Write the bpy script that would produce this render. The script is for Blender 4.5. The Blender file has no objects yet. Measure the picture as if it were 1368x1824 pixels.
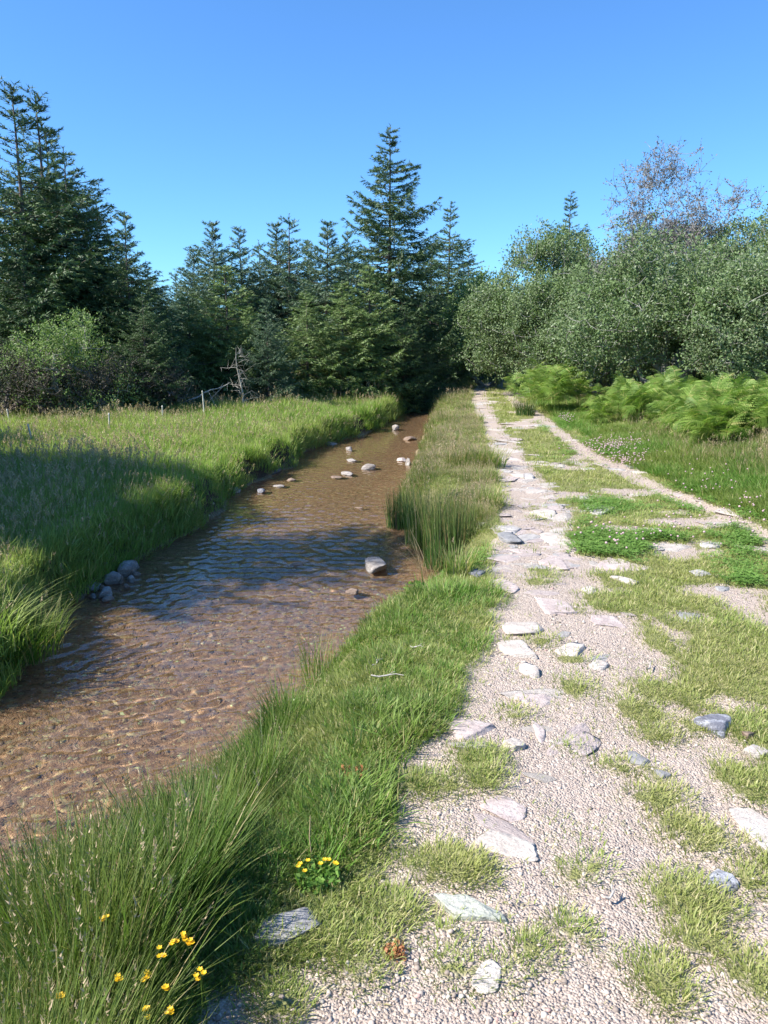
import bpy, math, random
import numpy as np
from mathutils import Vector
rng = np.random.default_rng(7)
random.seed(7)
scene = bpy.context.scene
COL = scene.collection

# ------------------------------------------------------------------ camera
CAM_H = 1.6
PITCH = math.radians(11.8)
FPX = 1370.0
cam_d = bpy.data.cameras.new('camera')
cam = bpy.data.objects.new('camera', cam_d); COL.objects.link(cam)
cam.location = (0, 0, CAM_H)
cam.rotation_euler = (math.pi/2 - PITCH, 0, 0)
cam_d.sensor_fit = 'VERTICAL'; cam_d.sensor_height = 36.0
cam_d.lens = 36.0*FPX/1824.0
cam_d.clip_start = 0.05; cam_d.clip_end = 9000
scene.camera = cam

# ------------------------------------------------------------------ world, sun, exposure
SUN_EL = math.radians(46)
SUN_AZ = math.radians(-109)            # compass bearing of the sun, from +Y clockwise
world = bpy.data.worlds.new('World'); scene.world = world; world.use_nodes = True
wn = world.node_tree; wn.nodes.clear()
w_out = wn.nodes.new('ShaderNodeOutputWorld'); w_bg = wn.nodes.new('ShaderNodeBackground')
sky = wn.nodes.new('ShaderNodeTexSky'); sky.sky_type = 'NISHITA'; sky.sun_disc = False
sky.sun_elevation = SUN_EL; sky.sun_rotation = SUN_AZ
sky.altitude = 300; sky.air_density = 1.0; sky.dust_density = 0.3; sky.ozone_density = 2.5
w_tint = wn.nodes.new('ShaderNodeMix'); w_tint.data_type = 'RGBA'; w_tint.blend_type = 'MULTIPLY'
w_tint.inputs[0].default_value = 1.0
w_tint.inputs[7].default_value = (0.50, 0.85, 1.20, 1)
wn.links.new(sky.outputs[0], w_tint.inputs[6]); wn.links.new(w_tint.outputs[2], w_bg.inputs[0])
w_bg.inputs[1].default_value = 0.098
wn.links.new(w_bg.outputs[0], w_out.inputs[0])
sun_d = bpy.data.lights.new('sun', 'SUN'); sun_d.energy = 5.0; sun_d.angle = math.radians(0.5)
sun_d.color = (1.0, 0.95, 0.88)
sun = bpy.data.objects.new('sun', sun_d); COL.objects.link(sun)
sdir = Vector((math.sin(SUN_AZ)*math.cos(SUN_EL), math.cos(SUN_AZ)*math.cos(SUN_EL), math.sin(SUN_EL)))
sun.rotation_euler = sdir.to_track_quat('Z', 'Y').to_euler()
sun.location = (-20, -5, 30)
vs = scene.view_settings
vs.view_transform = 'Standard'; vs.look = 'None'; vs.gamma = 1.0; vs.use_curve_mapping = False
vs.exposure = 1.12
scene.cycles.max_bounces = 6; scene.cycles.transparent_max_bounces = 12
scene.cycles.diffuse_bounces = 3; scene.cycles.glossy_bounces = 3

# ------------------------------------------------------------------ noise and layout helpers
def _hash(ix, iy, seed):
    n = (ix.astype(np.int64)*374761393 + iy.astype(np.int64)*668265263 + seed*1442695041) & 0x7fffffff
    n = ((n ^ (n >> 13))*1274126177) & 0x7fffffff
    return ((n ^ (n >> 16)) & 0xffff)/65535.0
def vnoise(x, y, seed=0):
    ix = np.floor(x); iy = np.floor(y); fx = x-ix; fy = y-iy
    fx = fx*fx*(3-2*fx); fy = fy*fy*(3-2*fy)
    a = _hash(ix, iy, seed); b = _hash(ix+1, iy, seed); c = _hash(ix, iy+1, seed); d = _hash(ix+1, iy+1, seed)
    return (a*(1-fx)+b*fx)*(1-fy)+(c*(1-fx)+d*fx)*fy
def fbm(x, y, seed=0, o=4):
    s = 0; a = 0.5; t = 0
    for i in range(o):
        s = s + a*vnoise(x*2**i+17*i, y*2**i-9*i, seed+i); t += a; a *= 0.5
    return s/t
def sstep(a, b, x):
    t = np.clip((x-a)/(b-a), 0, 1); return t*t*(3-2*t)
SLOPE = 0.015
def lie(y):                         # the long slope of the valley floor
    return SLOPE*np.maximum(np.asarray(y, float)-8, 0)*sstep(-1, 1, 70-np.asarray(y, float)*0) 
cp, sp = math.cos(PITCH), math.sin(PITCH)
def G(px, py, off=0.0):             # photo pixel -> place on the ground (off = height over the valley floor)
    dx = (px-684)/FPX; dy = -(py-912)/FPX
    d = np.array([dx, cp+dy*sp, -sp+dy*cp])
    z = off
    for _ in range(60):
        t = (z-CAM_H)/d[2] if d[2] < -1e-4 else 90
        t = min(max(t, 0), 90); y = t*d[1]
        z = 0.5*z+0.5*(off+float(lie(y)))
    return np.array([t*d[0], t*d[1]])
def GP(pts, off=0.0): return np.array([G(a, b, off) for a, b in pts])
def px_m(py, off=0.0):              # metres per photo pixel at that row
    p = G(684, py, off); return (p[1]*cp+(CAM_H-off)*sp)/FPX
def sdist(P, poly):                 # signed distance to polygon, positive inside
    n = len(poly); best = np.full(len(P), 1e9); inside = np.zeros(len(P), bool)
    for i in range(n):
        a = poly[i]; b = poly[(i+1) % n]; e = b-a; w = P-a
        t = np.clip((w@e)/max(e@e, 1e-9), 0, 1)
        q = w-t[:, None]*e; best = np.minimum(best, (q*q).sum(1))
        c = ((a[1] <= P[:, 1]) & (b[1] > P[:, 1])) | ((b[1] <= P[:, 1]) & (a[1] > P[:, 1]))
        with np.errstate(divide='ignore', invalid='ignore'):
            xx = a[0]+(P[:, 1]-a[1])/(b[1]-a[1] if b[1] != a[1] else 1e-9)*e[0]
        inside ^= c & (P[:, 0] < xx)
    d = np.sqrt(best); return np.where(inside, d, -d)
def pdist(P, line):
    best = np.full(len(P), 1e9)
    for i in range(len(line)-1):
        a = line[i]; b = line[i+1]; e = b-a; w = P-a
        t = np.clip((w@e)/max(e@e, 1e-9), 0, 1); q = w-t[:, None]*e
        best = np.minimum(best, (q*q).sum(1))
    return np.sqrt(best)

WZ = -0.45                           # water level below the valley floor
left_edge = GP([(-40, 1262), (0, 1232), (45, 1165), (75, 1110), (110, 1085), (150, 1062), (215, 1015), (300, 965), (345, 945), (400, 908),
                (398, 885), (430, 868), (480, 850), (500, 838), (525, 832), (532, 808), (560, 797), (600, 784), (645, 776), (690, 752), (715, 735), (728, 722), (722, 712)], WZ)
right_edge = GP([(150, 1620), (250, 1590), (385, 1400), (500, 1275), (615, 1170), (708, 1112), (778, 1068), (778, 1005), (745, 960), (718, 918), (718, 870), (738, 825), (748, 790), (768, 755),
                 (768, 735), (750, 722), (738, 712)], WZ)
near_l = np.array([[-5.0, 1.2], [-4.2, 3.2]]); near_r = np.array([[-2.3, 0.2], [-1.55, 1.7]])
L_line = np.vstack([[-7, -6], near_l, left_edge, left_edge[-1]+[-1.2, 2.5], left_edge[-1]+[-4, 5]])
R_line = np.vstack([[-4.5, -6], near_r, right_edge[1:], right_edge[-1]+[-0.6, 3.2], right_edge[-1]+[-3.2, 6.4]])
STREAM = np.vstack([L_line, R_line[::-1]])

gravel_poly = GP([(250, 1990), (335, 1800), (420, 1725), (560, 1690), (625, 1600), (640, 1500), (690, 1400), (712, 1330), (790, 1262), (848, 1180), (885, 1105), (878, 1050), (850, 1000),
                  (885, 960), (897, 920), (893, 880), (880, 840), (866, 780), (836, 722), (834, 697), (850, 684), (880, 672), (922, 659), (930, 662), (895, 675), (866, 690), (868, 712), (884, 745),
                  (905, 775), (930, 805), (962, 845), (995, 880), (1025, 930), (1040, 990), (1075, 1050), (1140, 1110), (1185, 1180), (1215, 1260), (1262, 1330), (1330, 1420), (1420, 1560), (1600, 1990)])
rut = GP([(905, 700), (925, 725), (960, 745), (1010, 785), (1060, 812), (1100, 834), (1160, 860), (1222, 887), (1300, 925), (1390, 975)])
bare = [(1190, 980, 55, 18), (1100, 945, 60, 8), (1060, 1005, 70, 16), (1130, 830, 55, 10), (1225, 1100, 40, 12), (1255, 1055, 60, 12), (1230, 930, 90, 10), (1290, 1330, 60, 40),
        (1340, 1440, 70, 70), (1290, 1590, 60, 50), (1000, 700, 15, 5), (1300, 1250, 60, 12), (925, 705, 12, 6), (1010, 880, 60, 7), (930, 760, 30, 5), (1110, 870, 60, 6)]
tufts_px = [(765, 1400, 55, 22), (860, 1350, 50, 22), (1170, 1415, 50, 20), (1240, 1480, 70, 40), (1215, 1590, 80, 55), (1015, 1555, 28, 16), (780, 1550, 85, 32), (655, 1720, 45, 70),
            (440, 1700, 60, 30), (1018, 1660, 22, 12), (945, 1690, 22, 22), (1180, 1760, 28, 40), (1325, 1385, 45, 35), (1080, 970, 85, 32), (1325, 1180, 120, 60), (700, 1620, 40, 25),
            (1350, 1750, 70, 50), (935, 1145, 40, 9), (1015, 1175, 30, 8), (920, 1272, 30, 8), (1000, 1325, 18, 10), (1100, 1360, 25, 12), (960, 1038, 26, 8), (1100, 1075, 60, 22), (1170, 1300, 30, 12),
            (1060, 1545, 15, 10), (1110, 1465, 18, 10), (760, 1300, 26, 10), (1140, 1260, 40, 20), (1340, 1560, 26, 24), (500, 1790, 30, 26), (1180, 1230, 50, 20), (680, 1500, 20, 18),
            (1250, 1680, 40, 25), (905, 1610, 14, 10), (800, 1660, 16, 12), (1090, 1700, 16, 8), (570, 1700, 26, 20)]
_bc = {}
def blob(P, lst):
    if id(lst) not in _bc:
        L = []
        for (a, b, w, h) in lst:
            c = G(a, b); top = G(a, b-h); bot = G(a, b+h); L.append((c[0], c[1], px_m(b)*w, max((top[1]-bot[1])/2, 0.02)))
        _bc[id(lst)] = L
    s = np.zeros(len(P))
    for (cx, cy, mx, my) in _bc[id(lst)]:
        q = ((P[:, 0]-cx)/mx)**2+((P[:, 1]-cy)/my)**2
        s = np.maximum(s, np.clip(1.5-q, 0, 1))
    return s
MID = GP([(870, 700), (925, 665), (905, 700), (960, 748), (1100, 830), (1222, 885), (1420, 990), (1600, 1990), (1000, 1990), (880, 1000)])
# worn gravel against turf, 1 = bare
def gravel_mask(x, y):
    P = np.stack([x, y], 1)
    n1 = fbm(x*3.2, y*2.2, 5, 4)-0.5; n2 = fbm(x*11, y*9, 9, 3)-0.5
    sd = sdist(P, gravel_poly)
    dist = np.maximum(y, 1.0)
    m = sstep(-0.05, 0.07, sd+n1*0.22+n2*0.08)
    # stony middle of the track, turf worn through in places
    mid = (sdist(P, MID) > 0)
    m = np.maximum(m, mid*sstep(0.61, 0.72, fbm(x*2.6+3, y*1.8, 31, 4)+n2*0.12)*0.9)
    m = np.maximum(m, sstep(0.35, 0.65, blob(P, bare)+n2*0.9))
    m = m*(1-0.85*sstep(0.30, 1.1, blob(P, tufts_px)+n2*1.3))
    inside = sstep(0.05, 0.4, sd)
    m = m*(1-inside*sstep(0.62, 0.74, fbm(x*3.3, y*2.6, 77, 4)+n2*0.14)*(y < 9)*0.8)
    m = np.maximum(m, sstep(0.0, 0.08, 0.13+0.004*dist-pdist(P, rut)+n1*0.14+n2*0.06))
    return np.clip(m, 0, 1)
def ground_parts(x, y):
    P = np.stack([x, y], 1)
    sd = sdist(P, STREAM); inside = sd > 0
    dl = pdist(P, L_line); dr = pdist(P, R_line)
    left = (dl < dr)
    base = lie(y)
    wob = (fbm(x*2.1, y*2.1, 3, 3)-0.5)
    out = -sd
    # right bank: a slope of about half a metre; left bank: cut steep
    wr = np.where(y < 4.2, 0.75, 0.5)
    rb = WZ+0.03+(-WZ-0.03)*sstep(-0.05, 1, (out+wob*0.15)/wr)
    lb = WZ+0.03+(-WZ-0.06)*sstep(0, 1, (out+wob*0.10)/0.22)+0.10*sstep(0.2, 2.5, out)
    bank = np.where(left, lb, rb)
    bed = WZ-0.02-0.10*sstep(0, 0.6, sd)+(fbm(x*1.5, y*1.5, 21, 3)-0.5)*0.05
    h = np.where(inside, bed, bank)
    und = (fbm(x*0.35, y*0.35, 41, 3)-0.5)*0.16*sstep(0.4, 3, out)
    leftm = (fbm(x*0.9, y*0.9, 61, 3)-0.5)*0.18*sstep(0.3, 1.5, out)*left
    # right-hand verge rises to a low bank
    rl = 2.1+0.115*y
    rise = 0.45*sstep(0, 3.0, x-rl)*(1-left)+0.5*sstep(2.5, 12, x-rl)
    h = h+und+leftm+rise+base
    return h, sd, left
def height_raw(x, y):
    x = np.asarray(x, float); y = np.asarray(y, float)
    h, sd, left = ground_parts(x, y)
    g = gravel_mask(x, y)
    near = 1-sstep(9, 16, y)
    on = (sd < -0.25)
    h = h+on*near*((1-g)*0.015+(fbm(x*9, y*9, 51, 3)-0.5)*0.018)
    return h
def hgt(x, y):
    return height_raw(np.atleast_1d(x), np.atleast_1d(y))
def h1(x, y): return float(hgt(x, y)[0])

# ------------------------------------------------------------------ mesh helpers
def mesh_np(name, V, F, mats=None, smooth=False, attrs=None, midx=None):
    V = np.asarray(V, np.float32); F = np.asarray(F, np.int32)
    me = bpy.data.meshes.new(name); k = F.shape[1]
    me.vertices.add(len(V)); me.vertices.foreach_set('co', V.ravel())
    me.loops.add(F.size); me.loops.foreach_set('vertex_index', F.ravel())
    me.polygons.add(len(F)); me.polygons.foreach_set('loop_start', np.arange(0, F.size, k, dtype=np.int32))
    if smooth: me.polygons.foreach_set('use_smooth', np.ones(len(F), bool))
    for m in (mats or []): me.materials.append(m)
    if midx is not None: me.polygons.foreach_set('material_index', np.asarray(midx, np.int32))
    for n, a in (attrs or {}).items():
        at = me.attributes.new(n, 'FLOAT', 'POINT'); at.data.foreach_set('value', np.asarray(a, np.float32))
    me.update(calc_edges=True); me.validate()
    return me
def link(name, data, parent=None, loc=None):
    o = bpy.data.objects.new(name, data); COL.objects.link(o)
    if parent is not None: o.parent = parent
    if loc is not None: o.location = loc
    return o
def tag(o, label=None, cat=None, group=None, kind=None):
    if label: o['label'] = label
    if cat: o['category'] = cat
    if group: o['group'] = group
    if kind: o['kind'] = kind
    return o
def copy_tree(o, parent=None):
    c = o.copy(); COL.objects.link(c); c.parent = parent
    for ch in list(o.children): copy_tree(ch, c)
    return c
def tube(points, radii, n=6):
    P = np.asarray(points, float); R = np.asarray(radii, float); T = np.gradient(P, axis=0)
    T /= np.linalg.norm(T, axis=1)[:, None]+1e-9
    ref = np.array([0.31, 0.22, 0.92]) if abs(T[0][2]) < 0.85 else np.array([0.95, 0.2, 0.1])
    A = np.cross(T, ref); A /= np.linalg.norm(A, axis=1)[:, None]+1e-9; B = np.cross(T, A)
    th = np.arange(n)*2*math.pi/n
    V = P[:, None, :]+R[:, None, None]*(np.cos(th)[None, :, None]*A[:, None, :]+np.sin(th)[None, :, None]*B[:, None, :])
    V = V.reshape(-1, 3); F = []
    for i in range(len(P)-1):
        for j in range(n):
            a = i*n+j; b = i*n+(j+1) % n; F.append((a, b, b+n)); F.append((a, b+n, a+n))
    return V, np.array(F)
def join(parts):
    V = []; F = []; o = 0
    for v, f in parts:
        V.append(v); F.append(np.asarray(f)+o); o += len(v)
    return np.vstack(V), np.vstack(F)

# ------------------------------------------------------------------ materials
def newmat(name):
    m = bpy.data.materials.new(name); m.use_nodes = True; nt = m.node_tree; nt.nodes.clear()
    out = nt.nodes.new('ShaderNodeOutputMaterial')
    return m, nt, out
def N(nt, t, **kw):
    n = nt.nodes.new(t)
    for k, v in kw.items():
        if k.startswith('i_'):
            n.inputs[k[2:].replace('_', ' ')].default_value = v
        else: setattr(n, k, v)
    return n
def ramp(nt, fac, stops):
    r = nt.nodes.new('ShaderNodeValToRGB'); e = r.color_ramp.elements
    while len(e) < len(stops): e.new(0.5)
    for i, (p, c) in enumerate(stops):
        e[i].position = p; e[i].color = (*c, 1) if len(c) == 3 else c
    nt.links.new(fac, r.inputs[0]); return r.outputs[0]
def mix(nt, fac, a, b, mode='MIX'):
    m = nt.nodes.new('ShaderNodeMix'); m.data_type = 'RGBA'; m.blend_type = mode
    for i, v in ((0, fac), (6, a), (7, b)):
        if hasattr(v, 'links') or isinstance(v, bpy.types.NodeSocket): nt.links.new(v, m.inputs[i])
        else: m.inputs[i].default_value = v if i == 0 else ((*v, 1) if len(v) == 3 else v)
    return m.outputs[2]
def mathn(nt, op, a, b=0.0, clamp=False):
    m = nt.nodes.new('ShaderNodeMath'); m.operation = op; m.use_clamp = clamp
    for i, v in enumerate((a, b)):
        if isinstance(v, bpy.types.NodeSocket): nt.links.new(v, m.inputs[i])
        else: m.inputs[i].default_value = v
    return m.outputs[0]
def pos(nt): return nt.nodes.new('ShaderNodeNewGeometry').outputs['Position']
def noise(nt, vec, scale, detail=3, rough=0.55, dim='3D', out='Fac'):
    n = nt.nodes.new('ShaderNodeTexNoise'); n.inputs['Scale'].default_value = scale
    n.inputs['Detail'].default_value = detail; n.inputs['Roughness'].default_value = rough
    if vec is not None: nt.links.new(vec, n.inputs['Vector'])
    return n.outputs[out]
def attr(nt, name, typ='GEOMETRY'):
    a = nt.nodes.new('ShaderNodeAttribute'); a.attribute_name = name; a.attribute_type = typ
    return a.outputs['Fac']

def blade_mat(name, ca, cb, dry=(0.42, 0.33, 0.17), dry_amt=0.15, patch=None, patch_scale=0.6, trans=0.4, tipdry=0.35):
    m, nt, out = newmat(name)
    r = attr(nt, 'rnd'); t = attr(nt, 'tip')
    oi = nt.nodes.new('ShaderNodeObjectInfo').outputs['Random']
    c = mix(nt, mathn(nt, 'FRACT', mathn(nt, 'ADD', mathn(nt, 'MULTIPLY', r, 0.8), mathn(nt, 'MULTIPLY', oi, 0.9))), ca, cb)
    if patch:
        f = ramp(nt, noise(nt, pos(nt), patch_scale, 3), [(0.42, (0, 0, 0)), (0.62, (1, 1, 1))])
        c = mix(nt, mathn(nt, 'MULTIPLY', f, 0.75), c, patch)
    c = mix(nt, mathn(nt, 'MULTIPLY', mathn(nt, 'POWER', t, 2.0), tipdry), c, dry)
    d = mathn(nt, 'GREATER_THAN', mathn(nt, 'FRACT', mathn(nt, 'MULTIPLY', r, 7.31)), 1-dry_amt)
    c = mix(nt, d, c, dry)
    p = nt.nodes.new('ShaderNodeBsdfPrincipled'); nt.links.new(c, p.inputs['Base Color'])
    p.inputs['Roughness'].default_value = 0.7 if 'lea' in name else 0.5; p.inputs['Specular IOR Level'].default_value = 0.12 if 'lea' in name else 0.3
    tr = nt.nodes.new('ShaderNodeBsdfTranslucent'); nt.links.new(mix(nt, 1.0, c, (1.0, 1.15, 0.6), 'MULTIPLY'), tr.inputs[0])
    mx = nt.nodes.new('ShaderNodeMixShader'); mx.inputs[0].default_value = trans
    nt.links.new(p.outputs[0], mx.inputs[1]); nt.links.new(tr.outputs[0], mx.inputs[2]); nt.links.new(mx.outputs[0], out.inputs[0])
    return m
def plain_mat(name, ca, cb, scale=8, rough=0.8, trans=0.0, bump=0.0):
    m, nt, out = newmat(name)
    tc = nt.nodes.new('ShaderNodeTexCoord').outputs['Object']
    c = ramp(nt, noise(nt, tc, scale, 4), [(0.35, ca), (0.65, cb)])
    p = nt.nodes.new('ShaderNodeBsdfPrincipled'); nt.links.new(c, p.inputs['Base Color']); p.inputs['Roughness'].default_value = rough
    if bump:
        b = nt.nodes.new('ShaderNodeBump'); b.inputs['Strength'].default_value = bump; b.inputs['Distance'].default_value = 0.01
        nt.links.new(noise(nt, tc, scale*4, 5), b.inputs['Height']); nt.links.new(b.outputs[0], p.inputs['Normal'])
    if trans:
        tr = nt.nodes.new('ShaderNodeBsdfTranslucent'); nt.links.new(c, tr.inputs[0]); mx = nt.nodes.new('ShaderNodeMixShader'); mx.inputs[0].default_value = trans
        nt.links.new(p.outputs[0], mx.inputs[1]); nt.links.new(tr.outputs[0], mx.inputs[2]); nt.links.new(mx.outputs[0], out.inputs[0])
    else: nt.links.new(p.outputs[0], out.inputs[0])
    return m
M = {}
M['turf'] = blade_mat('turf_blades', (0.18, 0.25, 0.05), (0.29, 0.36, 0.09), dry=(0.50, 0.45, 0.23), dry_amt=0.18, patch=(0.33, 0.34, 0.11), patch_scale=1.3)
M['lush'] = blade_mat('lush_blades', (0.024, 0.090, 0.010), (0.095, 0.21, 0.022), dry=(0.38, 0.32, 0.15), dry_amt=0.11, patch=(0.15, 0.21, 0.04), patch_scale=2.2, tipdry=0.25)
M['meadow'] = blade_mat('meadow_blades', (0.15, 0.27, 0.045), (0.28, 0.41, 0.085), dry=(0.44, 0.42, 0.18), dry_amt=0.07, patch=(0.31, 0.37, 0.11), patch_scale=0.45, tipdry=0.3)
M['rush'] = blade_mat('rush_blades', (0.03, 0.085, 0.02), (0.075, 0.15, 0.03), dry=(0.30, 0.22, 0.11), dry_amt=0.10, tipdry=0.3, trans=0.2)
M['bright'] = blade_mat('bright_blades', (0.08, 0.20, 0.025), (0.17, 0.32, 0.05), dry=(0.44, 0.40, 0.18), dry_amt=0.10, patch=(0.24, 0.29, 0.07), patch_scale=1.0, tipdry=0.15)
M['sedge'] = blade_mat('sedge_blades', (0.09, 0.18, 0.03), (0.21, 0.30, 0.065), dry=(0.46, 0.36, 0.21), dry_amt=0.18, patch=(0.22, 0.27, 0.07), patch_scale=1.1, tipdry=0.22)
M['seed'] = blade_mat('seed_heads', (0.34, 0.27, 0.15), (0.45, 0.33, 0.22), dry=(0.50, 0.40, 0.26), dry_amt=0.2, tipdry=0.5, trans=0.3)
M['clover'] = blade_mat('clover_leaves', (0.11, 0.22, 0.04), (0.22, 0.35, 0.09), dry_amt=0.0, tipdry=0.0)
M['needle'] = blade_mat('spruce_needles', (0.035, 0.070, 0.032), (0.065, 0.112, 0.050), dry=(0.13, 0.20, 0.07), dry_amt=0.10, tipdry=0.7, trans=0.12)
M['needle_light'] = blade_mat('young_spruce_needles', (0.10, 0.165, 0.05), (0.17, 0.25, 0.085), dry=(0.19, 0.25, 0.09), dry_amt=0.12, tipdry=0.6, trans=0.18)
M['needle_blue'] = blade_mat('blue_spruce_needles', (0.07, 0.125, 0.075), (0.12, 0.19, 0.11), dry=(0.12, 0.17, 0.09), dry_amt=0.08, tipdry=0.5, trans=0.15)
M['willow_leaf'] = blade_mat('willow_leaves', (0.10, 0.155, 0.065), (0.21, 0.27, 0.135), dry=(0.28, 0.32, 0.21), dry_amt=0.12, patch=(0.13, 0.20, 0.07), patch_scale=0.9, tipdry=0.1, trans=0.25)
M['grey_leaf'] = blade_mat('sparse_grey_leaves', (0.15, 0.14, 0.14), (0.20, 0.20, 0.19), dry=(0.22, 0.18, 0.19), dry_amt=0.3, tipdry=0.2, trans=0.15)
M['scrub_leaf'] = blade_mat('scrub_leaves', (0.05, 0.05, 0.04), (0.085, 0.085, 0.065), dry=(0.14, 0.12, 0.10), dry_amt=0.2, tipdry=0.1, trans=0.1)
M['bush_leaf'] = blade_mat('bush_leaves', (0.13, 0.21, 0.06), (0.21, 0.30, 0.10), dry=(0.28, 0.32, 0.18), dry_amt=0.15, tipdry=0.1, trans=0.25)
M['fern'] = blade_mat('bracken_frond', (0.10, 0.19, 0.03), (0.24, 0.35, 0.075), dry=(0.38, 0.38, 0.13), dry_amt=0.08, tipdry=0.25, trans=0.35)
M['bark'] = plain_mat('grey_brown_bark', (0.07, 0.055, 0.045), (0.16, 0.13, 0.11), 12, 0.9, bump=0.6)
M['pale_bark'] = plain_mat('lichened_bark', (0.16, 0.15, 0.13), (0.34, 0.33, 0.29), 9, 0.9, bump=0.5)
M['dead_wood'] = plain_mat('bleached_dead_wood', (0.28, 0.25, 0.22), (0.48, 0.45, 0.41), 14, 0.9, bump=0.4)
M['stake_wood'] = plain_mat('weathered_stake', (0.42, 0.40, 0.33), (0.60, 0.58, 0.50), 20, 0.8)
M['straw'] = plain_mat('dry_stalk', (0.34, 0.24, 0.14), (0.45, 0.34, 0.2), 30, 0.8)
M['petal'] = plain_mat('yellow_petals', (0.85, 0.48, 0.01), (0.90, 0.62, 0.02), 60, 0.5, trans=0.25)
M['pink'] = plain_mat('clover_heads', (0.48, 0.30, 0.32), (0.60, 0.46, 0.45), 90, 0.7, trans=0.2)
M['red_weed'] = plain_mat('red_brown_leaves', (0.35, 0.12, 0.05), (0.48, 0.24, 0.10), 30, 0.7, trans=0.2)

def rock_mat(name, a, b, c, scale=7, lich=0.35):
    m, nt, out = newmat(name)
    tc = nt.nodes.new('ShaderNodeTexCoord').outputs['Object']
    oi = nt.nodes.new('ShaderNodeObjectInfo').outputs['Random']
    mp = nt.nodes.new('ShaderNodeVectorMath'); mp.operation = 'ADD'; nt.links.new(tc, mp.inputs[0])
    cb = nt.nodes.new('ShaderNodeCombineXYZ')
    for i in range(3): nt.links.new(mathn(nt, 'MULTIPLY', oi, 13.7*(i+1)), cb.inputs[i])
    nt.links.new(cb.outputs[0], mp.inputs[1]); v = mp.outputs[0]
    col = ramp(nt, noise(nt, v, scale, 6, 0.65), [(0.3, a), (0.7, b)])
    st = nt.nodes.new('ShaderNodeMapping'); st.inputs['Scale'].default_value = (1, 1.9, 3.5); st.inputs['Rotation'].default_value = (0.3, 0.2, 0.6); nt.links.new(v, st.inputs[0])
    veins = ramp(nt, noise(nt, st.outputs[0], scale*1.2, 5, 0.7), [(0.50, (0, 0, 0)), (0.60, (1, 1, 1))])
    col = mix(nt, mathn(nt, 'MULTIPLY', veins, lich), col, c)
    spk = ramp(nt, noise(nt, v, scale*14, 2, 0.8), [(0.30, (0.6, 0.6, 0.6)), (0.5, (1, 1, 1))])
    col = mix(nt, 1.0, col, spk, 'MULTIPLY')
    p = nt.nodes.new('ShaderNodeBsdfPrincipled'); nt.links.new(col, p.inputs['Base Color']); p.inputs['Roughness'].default_value = 0.82
    bm = nt.nodes.new('ShaderNodeBump'); bm.inputs['Strength'].default_value = 0.85; bm.inputs['Distance'].default_value = 0.012
    nt.links.new(mathn(nt, 'ADD', noise(nt, v, scale*4, 6, 0.7), mathn(nt, 'MULTIPLY', noise(nt, st.outputs[0], scale*2.2, 4), 1.3)), bm.inputs['Height'])
    nt.links.new(bm.outputs[0], p.inputs['Normal']); nt.links.new(p.outputs[0], out.inputs[0])
    return m
M['rock_pale'] = rock_mat('pale_granite', (0.36, 0.31, 0.27), (0.53, 0.47, 0.41), (0.66, 0.62, 0.55))
M['rock_pink'] = rock_mat('pinkish_stone', (0.35, 0.28, 0.26), (0.50, 0.42, 0.38), (0.60, 0.54, 0.49))
M['rock_grey'] = rock_mat('grey_stone', (0.27, 0.25, 0.235), (0.43, 0.405, 0.385), (0.60, 0.57, 0.54), lich=0.5)
M['rock_mid'] = rock_mat('mid_grey_stone', (0.17, 0.165, 0.165), (0.29, 0.285, 0.28), (0.40, 0.39, 0.38), lich=0.4)
M['rock_dark'] = rock_mat('dark_slate', (0.11, 0.11, 0.13), (0.21, 0.21, 0.24), (0.50, 0.51, 0.53), lich=0.6)
M['rock_lichen'] = rock_mat('lichened_stone', (0.32, 0.33, 0.27), (0.52, 0.52, 0.44), (0.28, 0.30, 0.22), lich=0.5)
M['rock_stream'] = rock_mat('stream_stone', (0.17, 0.145, 0.125), (0.33, 0.295, 0.265), (0.50, 0.46, 0.41), lich=0.45)
M['rock_wet'] = rock_mat('wet_brown_stone', (0.14, 0.09, 0.06), (0.26, 0.19, 0.14), (0.40, 0.33, 0.27), lich=0.3)

def pebble_mat(name, stops, rough=0.8):
    m, nt, out = newmat(name)
    oi = nt.nodes.new('ShaderNodeObjectInfo').outputs['Random']
    c = ramp(nt, oi, stops)
    p = nt.nodes.new('ShaderNodeBsdfPrincipled'); nt.links.new(c, p.inputs['Base Color']); p.inputs['Roughness'].default_value = rough
    nt.links.new(p.outputs[0], out.inputs[0]); return m
M['pebble'] = pebble_mat('path_pebbles', [(0.0, (0.202, 0.163, 0.133)), (0.3, (0.369, 0.299, 0.251)), (0.6, (0.443, 0.371, 0.306)), (0.93, (0.516, 0.453, 0.376)), (0.995, (0.380, 0.247, 0.216))])
M['bed_pebble'] = pebble_mat('stream_pebbles', [(0.0, (0.058, 0.042, 0.032)), (0.2, (0.194, 0.136, 0.085)), (0.5, (0.300, 0.222, 0.137)), (0.75, (0.339, 0.253, 0.191)), (0.86, (0.404, 0.314, 0.191)), (1.0, (0.418, 0.523, 0.274))], 0.5)

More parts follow.
